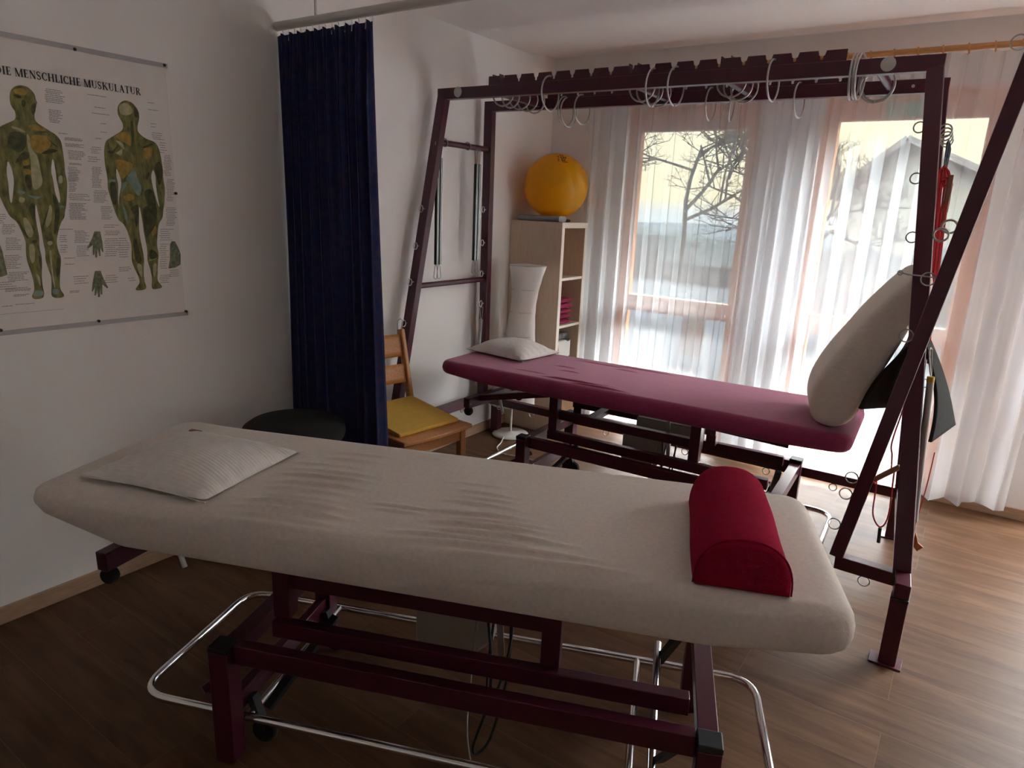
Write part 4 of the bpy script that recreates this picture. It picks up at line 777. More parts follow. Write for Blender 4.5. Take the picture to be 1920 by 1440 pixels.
# ================================================================ TREATMENT TABLES
def sdf_rr(x, y, a, b, r):
    qx, qy = abs(x) - (a - r), abs(y) - (b - r)
    return math.hypot(max(qx, 0), max(qy, 0)) + min(max(qx, qy), 0) - r
def pad_mesh(L, W, zt, zb, Rc, re, ridges, sag, endthin):
    """upholstered top: rounded plan, rounded edges, wrinkles as real relief"""
    a, bb_ = L / 2, W / 2
    def lines(n, edge):
        base = [-1 + 2 * i / n for i in range(n + 1)]
        ex = [1 - edge * k for k in (0.10, 0.22, 0.38, 0.58, 0.80)]
        return sorted(set([round(v, 5) for v in base + ex + [-e for e in ex]]))
    U_ = lines(150, 0.05); V_ = lines(110, 0.16)
    b = MB(); bm = b.bm
    def plan(s, t):
        m_ = max(abs(s), abs(t))
        if m_ < 1e-6: return 0.0, 0.0
        sx_, ty_ = s / m_, t / m_
        x, y = a * sx_, bb_ * ty_
        cx, cy = max(-(a - Rc), min(a - Rc, x)), max(-(bb_ - Rc), min(bb_ - Rc, y))
        dx, dy = x - cx, y - cy; d = math.hypot(dx, dy)
        if abs(dx) > 1e-9 and abs(dy) > 1e-9: x, y = cx + dx / d * Rc, cy + dy / d * Rc
        return x * m_, y * m_
    def wr(u, v):
        h = 0.0
        for (u0, v0, L0, sl, w0, A0) in ridges:
            du = (u - u0) / (L0 / 2)
            if abs(du) > 1.35: continue
            dv = v - (v0 + sl * (u - u0))
            if abs(dv) > w0 * 3: continue
            h += 2.3 * A0 * math.exp(-du ** 4 * 1.3) * math.exp(-(dv / (w0 * .85)) ** 2)
        return h
    def zbot(u, v):
        e = min(1, max(0, (abs(u) - (a - 0.30)) / 0.30))
        return zb - sag * (1 - e) * (1 if abs(v) > bb_ * .9 else 0.6) + endthin[0 if u < 0 else 1] * e
    top, bot = [], []
    for s in U_:
        rt, rb = [], []
        for t in V_:
            x, y = plan(s, t); d = -sdf_rr(x, y, a, bb_, Rc)
            d = max(0.0, d); drop = 0.0
            hh = (zt - zbot(x, y)) / 2
            r = min(re, hh)
            if d < r: drop = r - math.sqrt(max(0, r * r - (r - d) ** 2))
            z = zt - drop + wr(x, y) * min(1, d / 0.01)
            rt.append(bm.verts.new((x, y, z)))
            r2 = min(0.024, hh); d2 = 0.0
            if d < r2: d2 = r2 - math.sqrt(max(0, r2 * r2 - (r2 - d) ** 2))
            rb.append(bm.verts.new((x, y, zbot(x, y) + d2)))
        top.append(rt); bot.append(rb)
    nu, nv = len(U_), len(V_)
    for i in range(nu - 1):
        for j in range(nv - 1):
            bm.faces.new((top[i][j], top[i + 1][j], top[i + 1][j + 1], top[i][j + 1]))
            bm.faces.new((bot[i][j], bot[i][j + 1], bot[i + 1][j + 1], bot[i + 1][j]))
    loop = [(i, 0) for i in range(nu)] + [(nu - 1, j) for j in range(1, nv)] + [(i, nv - 1) for i in range(nu - 2, -1, -1)] + [(0, j) for j in range(nv - 2, 0, -1)]
    for k in range(len(loop)):
        p, q = loop[k], loop[(k + 1) % len(loop)]
        try: bm.faces.new((top[p[0]][p[1]], bot[p[0]][p[1]], bot[q[0]][q[1]], top[q[0]][q[1]]))
        except ValueError: pass
    return b

def table(name, label, ctr, rz, L, W, zt, zb, material, ridges, sag, lift, ends):
    """height-adjustable treatment table; local u along the top, v towards the window"""
    T = thing(name, label, 'treatment table', (ctr[0], ctr[1], 0), math.radians(rz))
    K = dict(parent=T, world=False)
    pad_mesh(L, W, zt, zb, 0.075, 0.050, ridges, sag, ends).build('padded_top', material, angle=180, **K)
    HU = zb - 0.004
    UL, UR, VB = -0.497, 0.787, 0.285
    # bottom frame
    for u in (UL, UR):
        for v in (-VB, VB):
            lg = MB().bar((u, v, 0.0), (u, v, 0.352), 0.058, 0.058, up=(1, 0, 0)).build('leg', M_burg, bevel=0.003, **K)
            MB().box((u, v, 0.361), (0.060, 0.060, 0.018)).build('leg_cap', M_black, parent=lg, world=False, bevel=0.004)
    for v in (-VB + 0.02, VB - 0.02):
        MB().bar((UL + 0.03, v, 0.334), (UR - 0.03, v, 0.334), 0.035, 0.058).build('long_rail', M_burg, bevel=0.002, **K)
    for u in (UL, UR):
        MB().bar((u, -VB + 0.03, 0.325), (u, VB - 0.03, 0.325), 0.050, 0.050).build('end_rail', M_burg, bevel=0.002, **K)
    MB().bar((UL, -VB + 0.02, 0.150), (UL, VB - 0.02, 0.150), 0.030, 0.060).build('low_rail', M_burg, bevel=0.002, **K)
    # lifting frame
    for v in (-0.185, 0.185):
        MB().bar((-0.40, v, 0.375), (0.74, v, 0.375), 0.034, 0.048).build('lift_bar', M_burg, bevel=0.002, **K)
    hz = lift
    for u in (-0.385, 0.385):
        for v in (-0.150, 0.150):
            MB().bar((u, v, 0.395), (u, v, HU - 0.02), 0.050, 0.050, up=(1, 0, 0)).build('column', M_burg, bevel=0.002, **K)
        MB().bar((u, -0.19, HU - 0.018), (u, 0.19, HU - 0.018), 0.075, 0.022).build('column_bracket', M_burg, bevel=0.002, **K)
    for v in (-0.130, 0.130):
        MB().bar((-0.41, v, hz), (0.41, v, hz), 0.036, 0.046).build('upper_rail', M_burg, bevel=0.002, **K)
    MB().bar((0.40, 0.150, HU - 0.030), (0.80, 0.150, HU - 0.045), 0.030, 0.034).build('foot_rail', M_burg, bevel=0.002, **K)
    MB().bar((0.40, -0.150, HU - 0.030), (0.80, -0.150, HU - 0.045), 0.030, 0.034).build('foot_rail', M_burg, bevel=0.002, **K)
    MB().bar((-0.20, -0.13, hz - 0.002), (-0.20, 0.13, hz - 0.002), 0.045, 0.030).build('cross_rail', M_burg, bevel=0.002, **K)
    # under-frame boards beneath the pad
    MB().bx(-0.80, 0.82, -0.20, 0.20, HU - 0.008, HU).build('base_board', M_black, smooth=False, **K)
    # gas struts between the frames
    for (p, q) in (((-0.465, -0.15, 0.055), (-0.36, 0.10, 0.230)), ((0.680, 0.32, 0.115), (0.725, 0.18, 0.315)), ((0.690, -0.08, 0.095), (0.755, -0.215, 0.300))):
        MB().bar(p, q, 0.030, 0.018).build('lever_arm', M_black, bevel=0.002, **K)
    # chrome foot-switch loop and its cross tubes
    lp_ = rounded_path([(-0.83, -0.245, .105), (0.985, -0.245, .105), (0.985, 0.325, .105), (-0.83, 0.325, .105)], 0.095, 8)
    MB().tube(lp_, 0.0125, 10, closed=True).build('foot_loop', M_chrome, **K)
    for u in (-0.462, 0.612): MB().tube([(u, -0.245, .105), (u, 0.325, .105)], 0.0115, 10).build('loop_tube', M_chrome, **K)
    MB().tube([(0.672, -0.22, .06), (0.672, 0.20, .16), (0.672, 0.30, .20)], 0.012, 10).build('release_tube', M_chrome, **K)
    # transport wheels
    for v in (-0.21, 0.23):
        w_ = MB(); w_.lathe([(0.006, -0.011), (0.034, -0.011), (0.038, -0.006), (0.038, 0.006), (0.034, 0.011), (0.006, 0.011)], (0, 0, 0), 20)
        bmesh.ops.transform(w_.bm, matrix=Matrix.Translation((-0.435, v, 0.0385)) @ Matrix.Rotation(PI / 2, 4, 'X'), verts=w_.bm.verts)
        w_.build('wheel', M_rubber, **K)
        MB().bar((-0.435, v, 0.0385), (-0.470, v, 0.150), 0.028, 0.020, up=(1, 0, 0)).build('wheel_fork', M_black, **K)
    MB().tube([(-0.585, -0.27, 0.185), (-0.520, -0.15, 0.225)], 0.013, 10).build('pedal_pin', M_burg, **K)
    MB().prism([(-0.53, 0.14), (-0.60, 0.15), (-0.53, 0.25)], 'y', -0.235, -0.225).build('pedal_plate', M_burg, smooth=False, **K)
    # head-end carriage with rollers and a release lever
    hb = MB().bar((-0.905, -0.245, HU - 0.155), (-0.835, 0.245, HU - 0.150), 0.040, 0.058).build('head_beam', M_burg, bevel=0.003, **K)
    for v in (-0.225, 0.225):
        w_ = MB(); w_.lathe([(0.004, -0.013), (0.023, -0.013), (0.027, 0), (0.023, 0.013), (0.004, 0.013)], (0, 0, 0), 18)
        bmesh.ops.transform(w_.bm, matrix=Matrix.Translation((-0.900 + (v + .225) * .14, v, HU - 0.205)) @ Matrix.Rotation(PI / 2, 4, 'X'), verts=w_.bm.verts)
        w_.build('roller', M_rubber, parent=hb, world=False)
    for v in (-0.14, 0.14):
        MB().bar((-0.875, v, HU - 0.140), (-0.40, v, HU - 0.03), 0.028, 0.034).build('head_arm', M_burg, bevel=0.002, **K)
    MB().tube([(-0.765, -0.115, HU - 0.125), (-0.735, -0.120, HU - 0.21)], 0.008, 8).build('release_lever', M_steel, **K)
    # drive unit
    mo = MB(); mo.prism([(-0.055, 0.20), (0.09, 0.20), (0.185, 0.30), (0.185, 0.43), (-0.055, 0.43)], 'y', 0.015, 0.115)
    mo.build('drive_unit', M_plastic, bevel=0.008, **K)
    MB().bx(0.02, 0.36, 0.00, 0.10, hz - 0.045, hz + 0.035).build('control_box', M_plastic, bevel=0.008, **K)
    MB().bx(0.16, 0.24, -0.05, 0.03, HU - 0.05, HU - 0.01).build('lever_pivot', M_black, bevel=0.003, **K)
    MB().bar((0.205, -0.055, HU - 0.02), (0.235, -0.075, 0.33), 0.018, 0.006, up=(0, 1, 0)).build('push_lever', M_steel, **K)
    for k, (pts, r, mm) in enumerate([
        ([(0.16, 0.03, 0.42), (0.20, -0.06, 0.33), (0.21, -0.10, 0.20), (0.175, -0.13, 0.045), (0.215, -0.10, 0.06), (0.25, -0.05, 0.25), (0.24, 0.02, 0.42)], 0.0045, M_cable_d),
        ([(0.24, 0.04, 0.42), (0.255, -0.05, 0.36), (0.235, -0.09, 0.24), (0.205, -0.10, 0.20), (0.195, -0.05, 0.30), (0.19, 0.02, 0.40)], 0.004, M_cable_d),
        ([(0.14, 0.02, 0.40), (0.155, -0.10, 0.26), (0.165, -0.16, 0.12), (0.205, -0.20, 0.006), (0.27, -0.30, 0.005)], 0.003, M_cable)]):
        MB().tube(smooth_path(pts), r, 6).build('cable', mm, **K)
    return T

RID_W = [(-0.303, 0.148, .16, .06, .011, .0030), (-0.325, 0.038, .24, .065, .010, .0036), (-0.324, -0.005, .25, .07, .009, .0050), (-0.311, -0.061, .24, .08, .009, .0060), (-0.328, -0.106, .22, .065, .009, .0048),
         (-0.319, -0.193, .26, .06, .010, .0062), (-0.309, -0.239, .29, .035, .010, .0072), (-0.314, -0.281, .28, .03, .010, .0056), (-0.32, -0.150, .20, .06, .008, .0032), (-0.36, 0.085, .22, .06, .009, .0026),
         (-0.055, -0.120, .15, .03, .008, .0030), (-0.043, -0.150, .14, .03, .007, .0026), (0.110, 0.085, .16, .02, .008, .0020), (0.140, 0.031, .17, -.03, .008, .0030), (0.152, -0.044, .20, .0, .008, .0036),
         (0.160, -0.005, .18, .0, .007, .0026), (0.155, -0.107, .25, .10, .008, .0050), (0.205, -0.167, .28, .07, .009, .0062), (0.230, -0.135, .24, .05, .007, .0042), (0.249, -0.208, .32, .035, .009, .0066), (0.167, -0.248, .34, .05, .012, .0062),
         (0.262, -0.272, .46, .06, .013, .0072), (-0.33, -0.312, .34, .03, .012, .0040), (0.33, -0.300, .5, .05, .012, .0040), (-0.30, 0.20, .18, .05, .010, .0022), (-0.10, 0.24, .12, .03, .008, .0018)]
white_t = table('treatment_table', 'cream covered height-adjustable treatment table in the foreground', (-1.162, 1.349), 21.6, 2.10, 0.672, 0.764, 0.682, M_cream, RID_W, 0.046, 0.50, (0.032, -0.014))
RID_R = [(-0.42, 0.02, .13, .02, .006, .0026), (-0.36, -0.06, .12, .02, .006, .0022), (-0.12, 0.17, .14, -.03, .005, .0022), (-0.25, -0.235, .34, .05, .008, .0040), (-0.10, -0.265, .30, .04, .008, .0040), (-0.18, -0.215, .30, .05, .006, .0026), (-0.30, 0.22, .30, -.02, .006, .0024), (-0.05, 0.245, .36, -.02, .006, .0026), (-0.52, -0.20, .2, .02, .007, .0018)]
red_t = table('treatment_table', 'wine red covered height-adjustable treatment table under the sling frame by the window', (-1.372, 3.195), 2.7, 2.11, 0.645, 0.703, 0.622, M_red, RID_R, 0.008, 0.475, (0.014, 0.004))

# ================================================================ PILLOWS, BOLSTER
def pillow(name, label, ctr, rz, L, W, H, material, z0, seed, ribs=0.0, tilt=0.0):
    rnd = random.Random(seed); n1, n2 = 56, 48
    root = thing(name, label, 'pillow', (ctr[0], ctr[1], z0), math.radians(rz))
    b = MB(); ph = [rnd.uniform(0, 6) for _ in range(6)]
    def f(sign):
        def g(s, t):
            a, c = 2 * s - 1, 2 * t - 1
            pin = 1 - 0.075 * (1 - c * c); pin2 = 1 - 0.075 * (1 - a * a)
            x = a * L / 2 * pin; y = c * W / 2 * pin2
            prof = max(0, (1 - abs(a) ** 2.6)) ** 0.75 * max(0, (1 - abs(c) ** 2.6)) ** 0.75
            z = prof * H * (1 + 0.10 * math.sin(3 * a + ph[0]) * math.sin(2.4 * c + ph[1]))
            edge = max(abs(a), abs(c))
            if 0.55 < edge < 1: z += 0.0028 * math.sin(edge * 2) * math.sin((22 * a + ph[2]) if abs(c) > abs(a) else (20 * c + ph[3])) * (edge - .55) * 2
            if ribs and sign > 0: z += ribs * math.sin(c * W / 2 * 2 * PI / 0.0115) * min(1, prof * 4)
            if sign < 0: return Vector((x, y, max(0.0015, 0.022 * (1 - prof) ** 3 * 0.55) if edge < 1 else 0.013))
            return Vector((x, y, z + 0.013 + 0.008 * abs(a * c) ** 3))
        return g
    if ribs: n2 = 150
    b.grid(f(1), n1, n2); b.grid(f(-1), n1, n2)
    bmesh.ops.remove_doubles(b.bm, verts=b.bm.verts, dist=0.0006)
    b.build('pillow_case', material, root, world=False, angle=180)
    pts = [((2 * k / 40 - 1) * L / 2 * 1.0, -W / 2 * (1 - 0.075 * (1 - (2 * k / 40 - 1) ** 2)), 0.013) for k in range(41)]
    MB().tube(pts, 0.0022, 5).build('seam', material, root, world=False)
    return root
p1 = pillow('pillow', 'white ribbed pillow on the head end of the cream table', (-1.797, 1.030), 15.5, 0.425, 0.400, 0.072, M_pillow_w, 0.7662, 3, ribs=0.0014)
MB().bx(-0.205, -0.165, 0.183, 0.197, 0.020, 0.032).build('care_tag', mat('brown_tag', (0.28, 0.13, 0.06), 0.8), p1, world=False)
p2 = pillow('pillow', 'grey linen pillow on the head end of the wine red table', (-2.210, 3.285), -6, 0.435, 0.355, 0.072, M_pillow_g, 0.704, 8)

def half_roll():
    root = thing('half_roll_cushion', 'red terry half-roll cushion lying across the foot end of the cream table', 'cushion', (-0.388, 1.590, 0.7645), math.radians(21.6))
    Wd, Hh, Lh = 0.206, 0.116, 0.226
    b = MB(); prof = []
    for k in range(33):
        a = PI * k / 32
        prof.append((Wd / 2 * math.copysign(abs(math.cos(a)) ** 0.86, math.cos(a)), Hh * math.sin(a) ** 0.80))
    for k in range(1, 8): prof.append((-Wd / 2 + Wd * k / 8, 0.0005))
    rings = [(-Lh, .93), (-Lh - 0.004, .80)]
    secs = [(-Lh - 0.010, .0), (-Lh - 0.010, .55), (-Lh - 0.009, .86), (-Lh - 0.004, .965), (-Lh + 0.010, 1.0)] + [(-Lh + 0.010 + (2 * Lh - 0.020) * k / 14, 1.0) for k in range(1, 15)] + [(Lh + 0.004, .965), (Lh + 0.009, .86), (Lh + 0.010, .55), (Lh + 0.010, 0.)]
    vs = []
    for (y, sc) in secs:
        ring = []
        for (x, z) in prof:
            zz = 0.05 + (z - 0.05) * sc
            xx = x * sc + 0.002 * math.sin(13 * y + 4 * x)
            ring.append(b.bm.verts.new((xx, y, max(zz, 0.0004) + (0.0015 * math.sin(31 * y) * (z / Hh)))))
        vs.append(ring)
    n = len(prof)
    for r0, r1 in zip(vs, vs[1:]):
        for k in range(n): b.bm.faces.new((r0[k], r0[(k + 1) % n], r1[(k + 1) % n], r1[k]))
    bmesh.ops.remove_doubles(b.bm, verts=b.bm.verts, dist=0.0002)
    b.build('terry_cover', M_bolster, root, world=False, angle=60)
    pts = [(prof[k][0] * 1.0, -Lh + 0.004, prof[k][1]) for k in range(0, 33)]
    MB().tube(pts, 0.0022, 5).build('seam', M_bolster, root, world=False)
half_roll()

# ================================================================ SLING FRAME
FLt, RLt, FRt, RRt = Vector((-2.64, 3.12, 2.14)), Vector((-2.64, 3.558, 2.134)), Vector((-0.274, 3.19, 2.14)), Vector((-0.278, 3.657, 2.134))
FLb, RLb, FRb, RRb = Vector((-2.64, 2.714, 0.29)), Vector((-2.64, 3.568, 0.285)), Vector((-0.038, 2.667, 0.30)), Vector((-0.121, 3.585, 0.29))
PW = 0.058
fr = thing('sling_frame', 'burgundy steel sling therapy frame standing over the wine red table', 'therapy frame', (-1.4, 3.2, 0))
def fpart(b, name, m_=M_burg, parent=None, bevel=0.003, **k):
    return b.build(name, m_, parent or fr, bevel=bevel, **k)
ex = Vector((PW / 2, 0, 0))
front_beam = fpart(MB().bar(FLt - ex, FRt + ex, PW * .8, PW), 'top_beam')
rear_beam = fpart(MB().bar(RLt - ex, RRt + ex, PW * .8, PW), 'top_beam')
posts = {}
for k_, (a, b_) in {'FL': (FLt, FLb), 'RL': (RLt, RLb), 'FR': (FRt, FRb), 'RR': (RRt, RRb)}.items():
    posts[k_] = fpart(MB().bar(a - Vector((0, 0, .015)), b_, PW, PW * .8, up=(0, 1, 0)), 'post')
dR = (RRb - FRb).normalized()
base_l = fpart(MB().bar((-2.64, 2.57, 0.29), (-2.64, 3.765, 0.287), 0.050, 0.055), 'base_bar')
base_r = fpart(MB().bar(FRb - dR * 0.13, RRb + dR * 0.18, 0.050, 0.055), 'base_bar')
for p in (Vector((-2.64, 2.60, 0)), Vector((-2.64, 3.740, 0)), FRb - dR * 0.10, RRb + dR * 0.14):
    ft = fpart(MB().bar((p.x, p.y, 0.006), (p.x, p.y, 0.262), 0.056, 0.056, up=(1, 0, 0)), 'foot')
    MB().box((p.x, p.y, 0.266), (0.058, 0.058, 0.010)).build('foot_collar', M_black, ft, bevel=.002)
    MB().box((p.x - .005, p.y, 0.003), (0.105, 0.075, 0.006)).build('foot_plate', M_burg, ft, bevel=.001)
fpart(MB().bar(RLb, RRb, 0.040, 0.050), 'rear_stretcher')
cb = {}
def lerp_z(a, b_, z): 
    t = (z - b_.z) / (a.z - b_.z); return b_ + (a - b_) * t
for side, (F1, F0, R1, R0) in {'L': (FLt, FLb, RLt, RLb), 'R': (FRt, FRb, RRt, RRb)}.items():
    for z in (1.885, 1.088):
        p, q = lerp_z(F1, F0, z), lerp_z(R1, R0, z); cb[side, z] = (p, q)
        fpart(MB().tube([p, q], 0.0165, 14), 'cross_bar', bevel=0)
# diagonal brace in front of the right end, standing on a short foot arm
fpart(MB().bar((-0.262, 2.680, 0.305), (0.060, 2.680, 2.330), 0.048, 0.050, up=(0, 1, 0)), 'diagonal_brace')
fpart(MB().bar((-0.262, 2.690, 0.278), (-0.045, 2.670, 0.286), 0.050, 0.052), 'foot_arm')
# cross rails on top and their notched plates
def comb(p, q, h, pitch, first=0.03):
    """notched plate standing on the line p-q"""
    p, q = Vector(p), Vector(q); d = q - p; L = d.length; d.normalize(); side = Vector((-d.y, d.x, 0)).normalized()
    poly = [(0, 0), (0, h)]; s = first
    while s + 0.06 < L:
        poly += [(s - .016, h), (s - .011, h * .62), (s - .006, h * .55), (s - .006, h * .30), (s, h * .22), (s + .006, h * .30), (s + .006, h * .55), (s + .011, h * .62), (s + .016, h)]; s += pitch
    poly += [(L, h), (L, 0)]
    b = MB(); b.prism(poly, 'y', -0.002, 0.002)
    M = Matrix(((d.x, side.x, 0, p.x), (d.y, side.y, 0, p.y), (d.z, side.z, 1, p.z), (0, 0, 0, 1)))
    bmesh.ops.transform(b.bm, matrix=M, verts=b.bm.verts); return b
def beam_pt(a, b_, x): 
    t = (x - a.x) / (b_.x - a.x); return a + (b_ - a) * t
up_ = Vector((0, 0, PW / 2))
fpart(comb(beam_pt(FLt, FRt, -2.336) + up_, beam_pt(FLt, FRt, -0.590) + up_, 0.046, 0.1045, 0.085), 'notched_plate', bevel=0, smooth=False)
fpart(comb(beam_pt(RLt, RRt, -2.24) + up_, beam_pt(RLt, RRt, -0.60) + up_, 0.040, 0.1045, 0.09), 'notched_plate', bevel=0, smooth=False)
for x in (-2.290, -1.510, -1.075):
    p, q = beam_pt(FLt, FRt, x), beam_pt(RLt, RRt, x)
    fpart(MB().bar(p + Vector((0, .02, 0)), q - Vector((0, .02, 0)), 0.030, 0.036), 'cross_rail')
    for dx in (-.022, .022):
        fpart(comb(p + Vector((dx, 0.0, .018)), q + Vector((dx, 0, .018)), 0.066, 0.07, 0.05), 'notched_plate', bevel=0, smooth=False)
p, q = beam_pt(FLt, FRt, -0.475), beam_pt(RLt, RRt, -0.475)
fpart(MB().tube([p + Vector((0, .02, 0)), q - Vector((0, .02, 0))], 0.017, 14), 'cross_rail', bevel=0)
for x in (-2.523, -0.434):
    c = beam_pt(FLt, FRt, x) + Vector((0, -PW * .4, 0.004)); b = MB(); b.lathe([(0.001, 0), (0.027, 0), (0.027, .003), (0.010, .004), (0.009, .0055), (0.001, .0055)], (0, 0, 0), 26)
    bmesh.ops.transform(b.bm, matrix=Matrix.Translation(c) @ Matrix.Rotation(PI / 2, 4, 'X'), verts=b.bm.verts); fpart(b, 'bolt_disc', M_zinc, bevel=0)
b = MB(); c = beam_pt(RLt, RRt, -0.385) + Vector((0, -PW * .4, 0)); b.lathe([(0.001, 0), (0.008, 0), (0.006, .004), (0.001, .0045)], (0, 0, 0), 14)
bmesh.ops.transform(b.bm, matrix=Matrix.Translation(c) @ Matrix.Rotation(PI / 2, 4, 'X'), verts=b.bm.verts); fpart(b, 'bolt_head', M_zinc, bevel=0)
# screwed-in eye rings
def eye(c, n, R=0.0185, r=0.0030, stem=None):
    b = MB().ring(c, n, R, r, 22, 6)
    if stem:
        d = Vector(stem).normalized(); c = Vector(c); b.tube([c + d * R, c + d * (R + 0.014)], 0.003, 6)
    fpart(b, 'eye_ring', M_steel, bevel=0)
for z in (1.518, 1.314, 1.114, 0.885):
    p = lerp_z(FLt, FLb, z); eye((p.x + .005, p.y - .052, z), (1, .15, 0), stem=(0, 1, 0))
for z in (1.524, 1.320, 1.125, 0.932):
    p = lerp_z(RLt, RLb, z); eye((p.x + .005, p.y - .052, z), (1, .15, 0), stem=(0, 1, 0))
for f in (.14, .57, .97):
    p, q = cb['L', 1.885]; c = p + (q - p) * f; eye(c + Vector((0.0, 0, .002)), (0, 1, .2), 0.0215)
for x in (-2.50, -2.24, -1.97, -1.70, -1.2, -.75, -.42): eye((x, 3.572, 0.244), (0, 1, 0), 0.018, stem=(0, 0, 1))
for y in (2.85, 3.1, 3.35): eye((-2.64, y, 0.244), (1, 0, 0), 0.016, stem=(0, 0, 1))
# rings on the diagonal brace (left edge unless noted)
for z, sx in ((2.088, -1), (1.372, -1), (1.175, -1), (0.625, -1), (0.558, -1), (0.428, -1)):
    t = (z - .305) / (2.33 - .305); xc = -0.262 + .322 * t
    eye((xc + sx * 0.046, 2.676, z), (0, 1, 0), 0.0215, 0.0025, stem=(-sx, 0, 0))
eye((-0.155, 2.668, 0.236), (0, 1, 0), 0.0200, 0.0025, stem=(0, 0, 1))
for z, sx in ((1.716, -1), (1.905, -1), (1.50, -1)):
    p = lerp_z(FRt, FRb, z); eye((p.x + sx * .042, p.y, z), (0, 1, 0), 0.0195, stem=(-sx, 0, 0))
for z, sx in ((1.168, 1), (0.84, 1), (0.571, 1)):
    p = lerp_z(RRt, RRb, z); eye((p.x + sx * .050, p.y - .02, z), (0, 1, 0), 0.0195, stem=(-sx, 0, 0))
for f in (.12, .35, .60, .85):
    p, q = cb['R', 1.885]; c = p + (q - p) * f; eye(c + Vector((0.040, 0, 0.012)), (.3, 1, 0), 0.0235, stem=(-1, 0, -.3))
p, q = cb['R', 1.088]; c_low = p + (q - p) * .06; eye(c_low + Vector((0.022, 0, -0.010)), (0, 1, 0), 0.022)
p = lerp_z(FRt, FRb, 1.37); b = MB().tube([(p.x - .075, p.y - .030, 1.372), (p.x - .04, p.y - .034, 1.366), (p.x + .05, p.y - .034, 1.362)], 0.003, 6); b.ring((p.x - .070, p.y - .030, 1.370), (0, 1, 0), .008, .0025, 14, 6); fpart(b, 'wire_hook', M_steel, bevel=0)

# ---------------------------------------------------------------- loose wire loops hung on the frame
yf, yr, ym = 3.14, 3.60, 3.36
loops = [('f', -1.952, 2.112, .082, 'grey wire loop farthest left on the front top beam'),
 ('f', -1.404, 2.112, .082, 'left of two neighbouring grey wire loops at the middle of the front top beam'),
 ('f', -1.292, 2.112, .082, 'right of two neighbouring grey wire loops at the middle of the front top beam'),
 ('f', -0.864, 2.112, .082, 'single grey wire loop on the front top beam right of the middle'),
 ('f', -0.556, 2.106, .084, 'left loop of the tight bunch near the right end of the front top beam'),
 ('f', -0.543, 2.110, .084, 'middle loop of the tight bunch near the right end of the front top beam'),
 ('f', -0.530, 2.108, .084, 'right loop of the tight bunch near the right end of the front top beam'),
 ('r', -2.115, 2.090, .078, 'left of two crossing grey wire loops at the left of the rear top beam'),
 ('r', -2.095, 2.084, .078, 'right of two crossing grey wire loops at the left of the rear top beam'),
 ('r', -2.010, 2.096, .078, 'single grey wire loop beside the crossing pair at the left of the rear top beam'),
 ('r', -1.280, 2.096, .078, 'grey wire loop hanging lowest at the middle of the rear top beam'),
 ('r', -1.172, 2.090, .078, 'grey wire loop just right of the middle of the rear top beam'),
 ('r', -0.855, 2.098, .078, 'grey wire loop on the rear top beam nearest its right end'),
 ('c', -2.290, 3.20, .062, 'front loop on the leftmost cross rail of the frame'),
 ('c', -2.290, 3.27, .062, 'second loop from the front on the leftmost cross rail of the frame'),
 ('c', -2.290, 3.36, .060, 'middle loop on the leftmost cross rail of the frame'),
 ('c', -2.290, 3.44, .060, 'fourth loop from the front on the leftmost cross rail of the frame'),
 ('c', -2.290, 3.52, .060, 'rearmost loop on the leftmost cross rail of the frame'),
 ('c', -1.510, 3.27, .064, 'front loop on the middle cross rail of the frame'),
 ('c', -1.510, 3.36, .064, 'middle loop on the middle cross rail of the frame'),
 ('c', -1.510, 3.47, .062, 'rear loop on the middle cross rail of the frame'),
 ('c', -1.075, 3.27, .064, 'front loop on the cross rail right of the middle'),
 ('c', -1.075, 3.37, .064, 'middle loop on the cross rail right of the middle'),
 ('c', -1.075, 3.47, .062, 'rear loop on the cross rail right of the middle'),
 ('t', -0.475, 3.30, .066, 'larger of two grey wire loops on the rightmost round cross rail'),
 ('t', -0.475, 3.325, .061, 'smaller of two grey wire loops on the rightmost round cross rail')]
lrnd = random.Random(12)
for kd, a, z, R, lab in loops:
    if kd == 'f': c = (a, beam_pt(FLt, FRt, a).y - .004, z); n = (1, lrnd.uniform(-.08, .08), lrnd.uniform(-.05, .05))
    elif kd == 'r': c = (a, beam_pt(RLt, RRt, a).y - .004, z); n = (1, lrnd.uniform(-.12, .22), lrnd.uniform(-.05, .05))
    elif kd == 'c': c = (a, z, 2.158 - R + 0.042); n = (lrnd.uniform(-.35, .1), 1, lrnd.uniform(-.05, .1))
    else: c = (a - .006, z, 2.1575 - R); n = (.12, 1, .05 if R > .063 else -.03)
    b = MB().ring(c, n, R, 0.0045, 40, 6)
    if kd != 't' or True:
        b.ring(Vector(c) + Vector((0, 0, -R)), (1, 0, 0) if kd in 'ct' else (0, 1, 0), 0.0045, 0.0024, 8, 5)
    tag(b.build('wire_loop', M_steel, angle=180), lab, 'loop', 'grey wire loops hung on the sling frame')

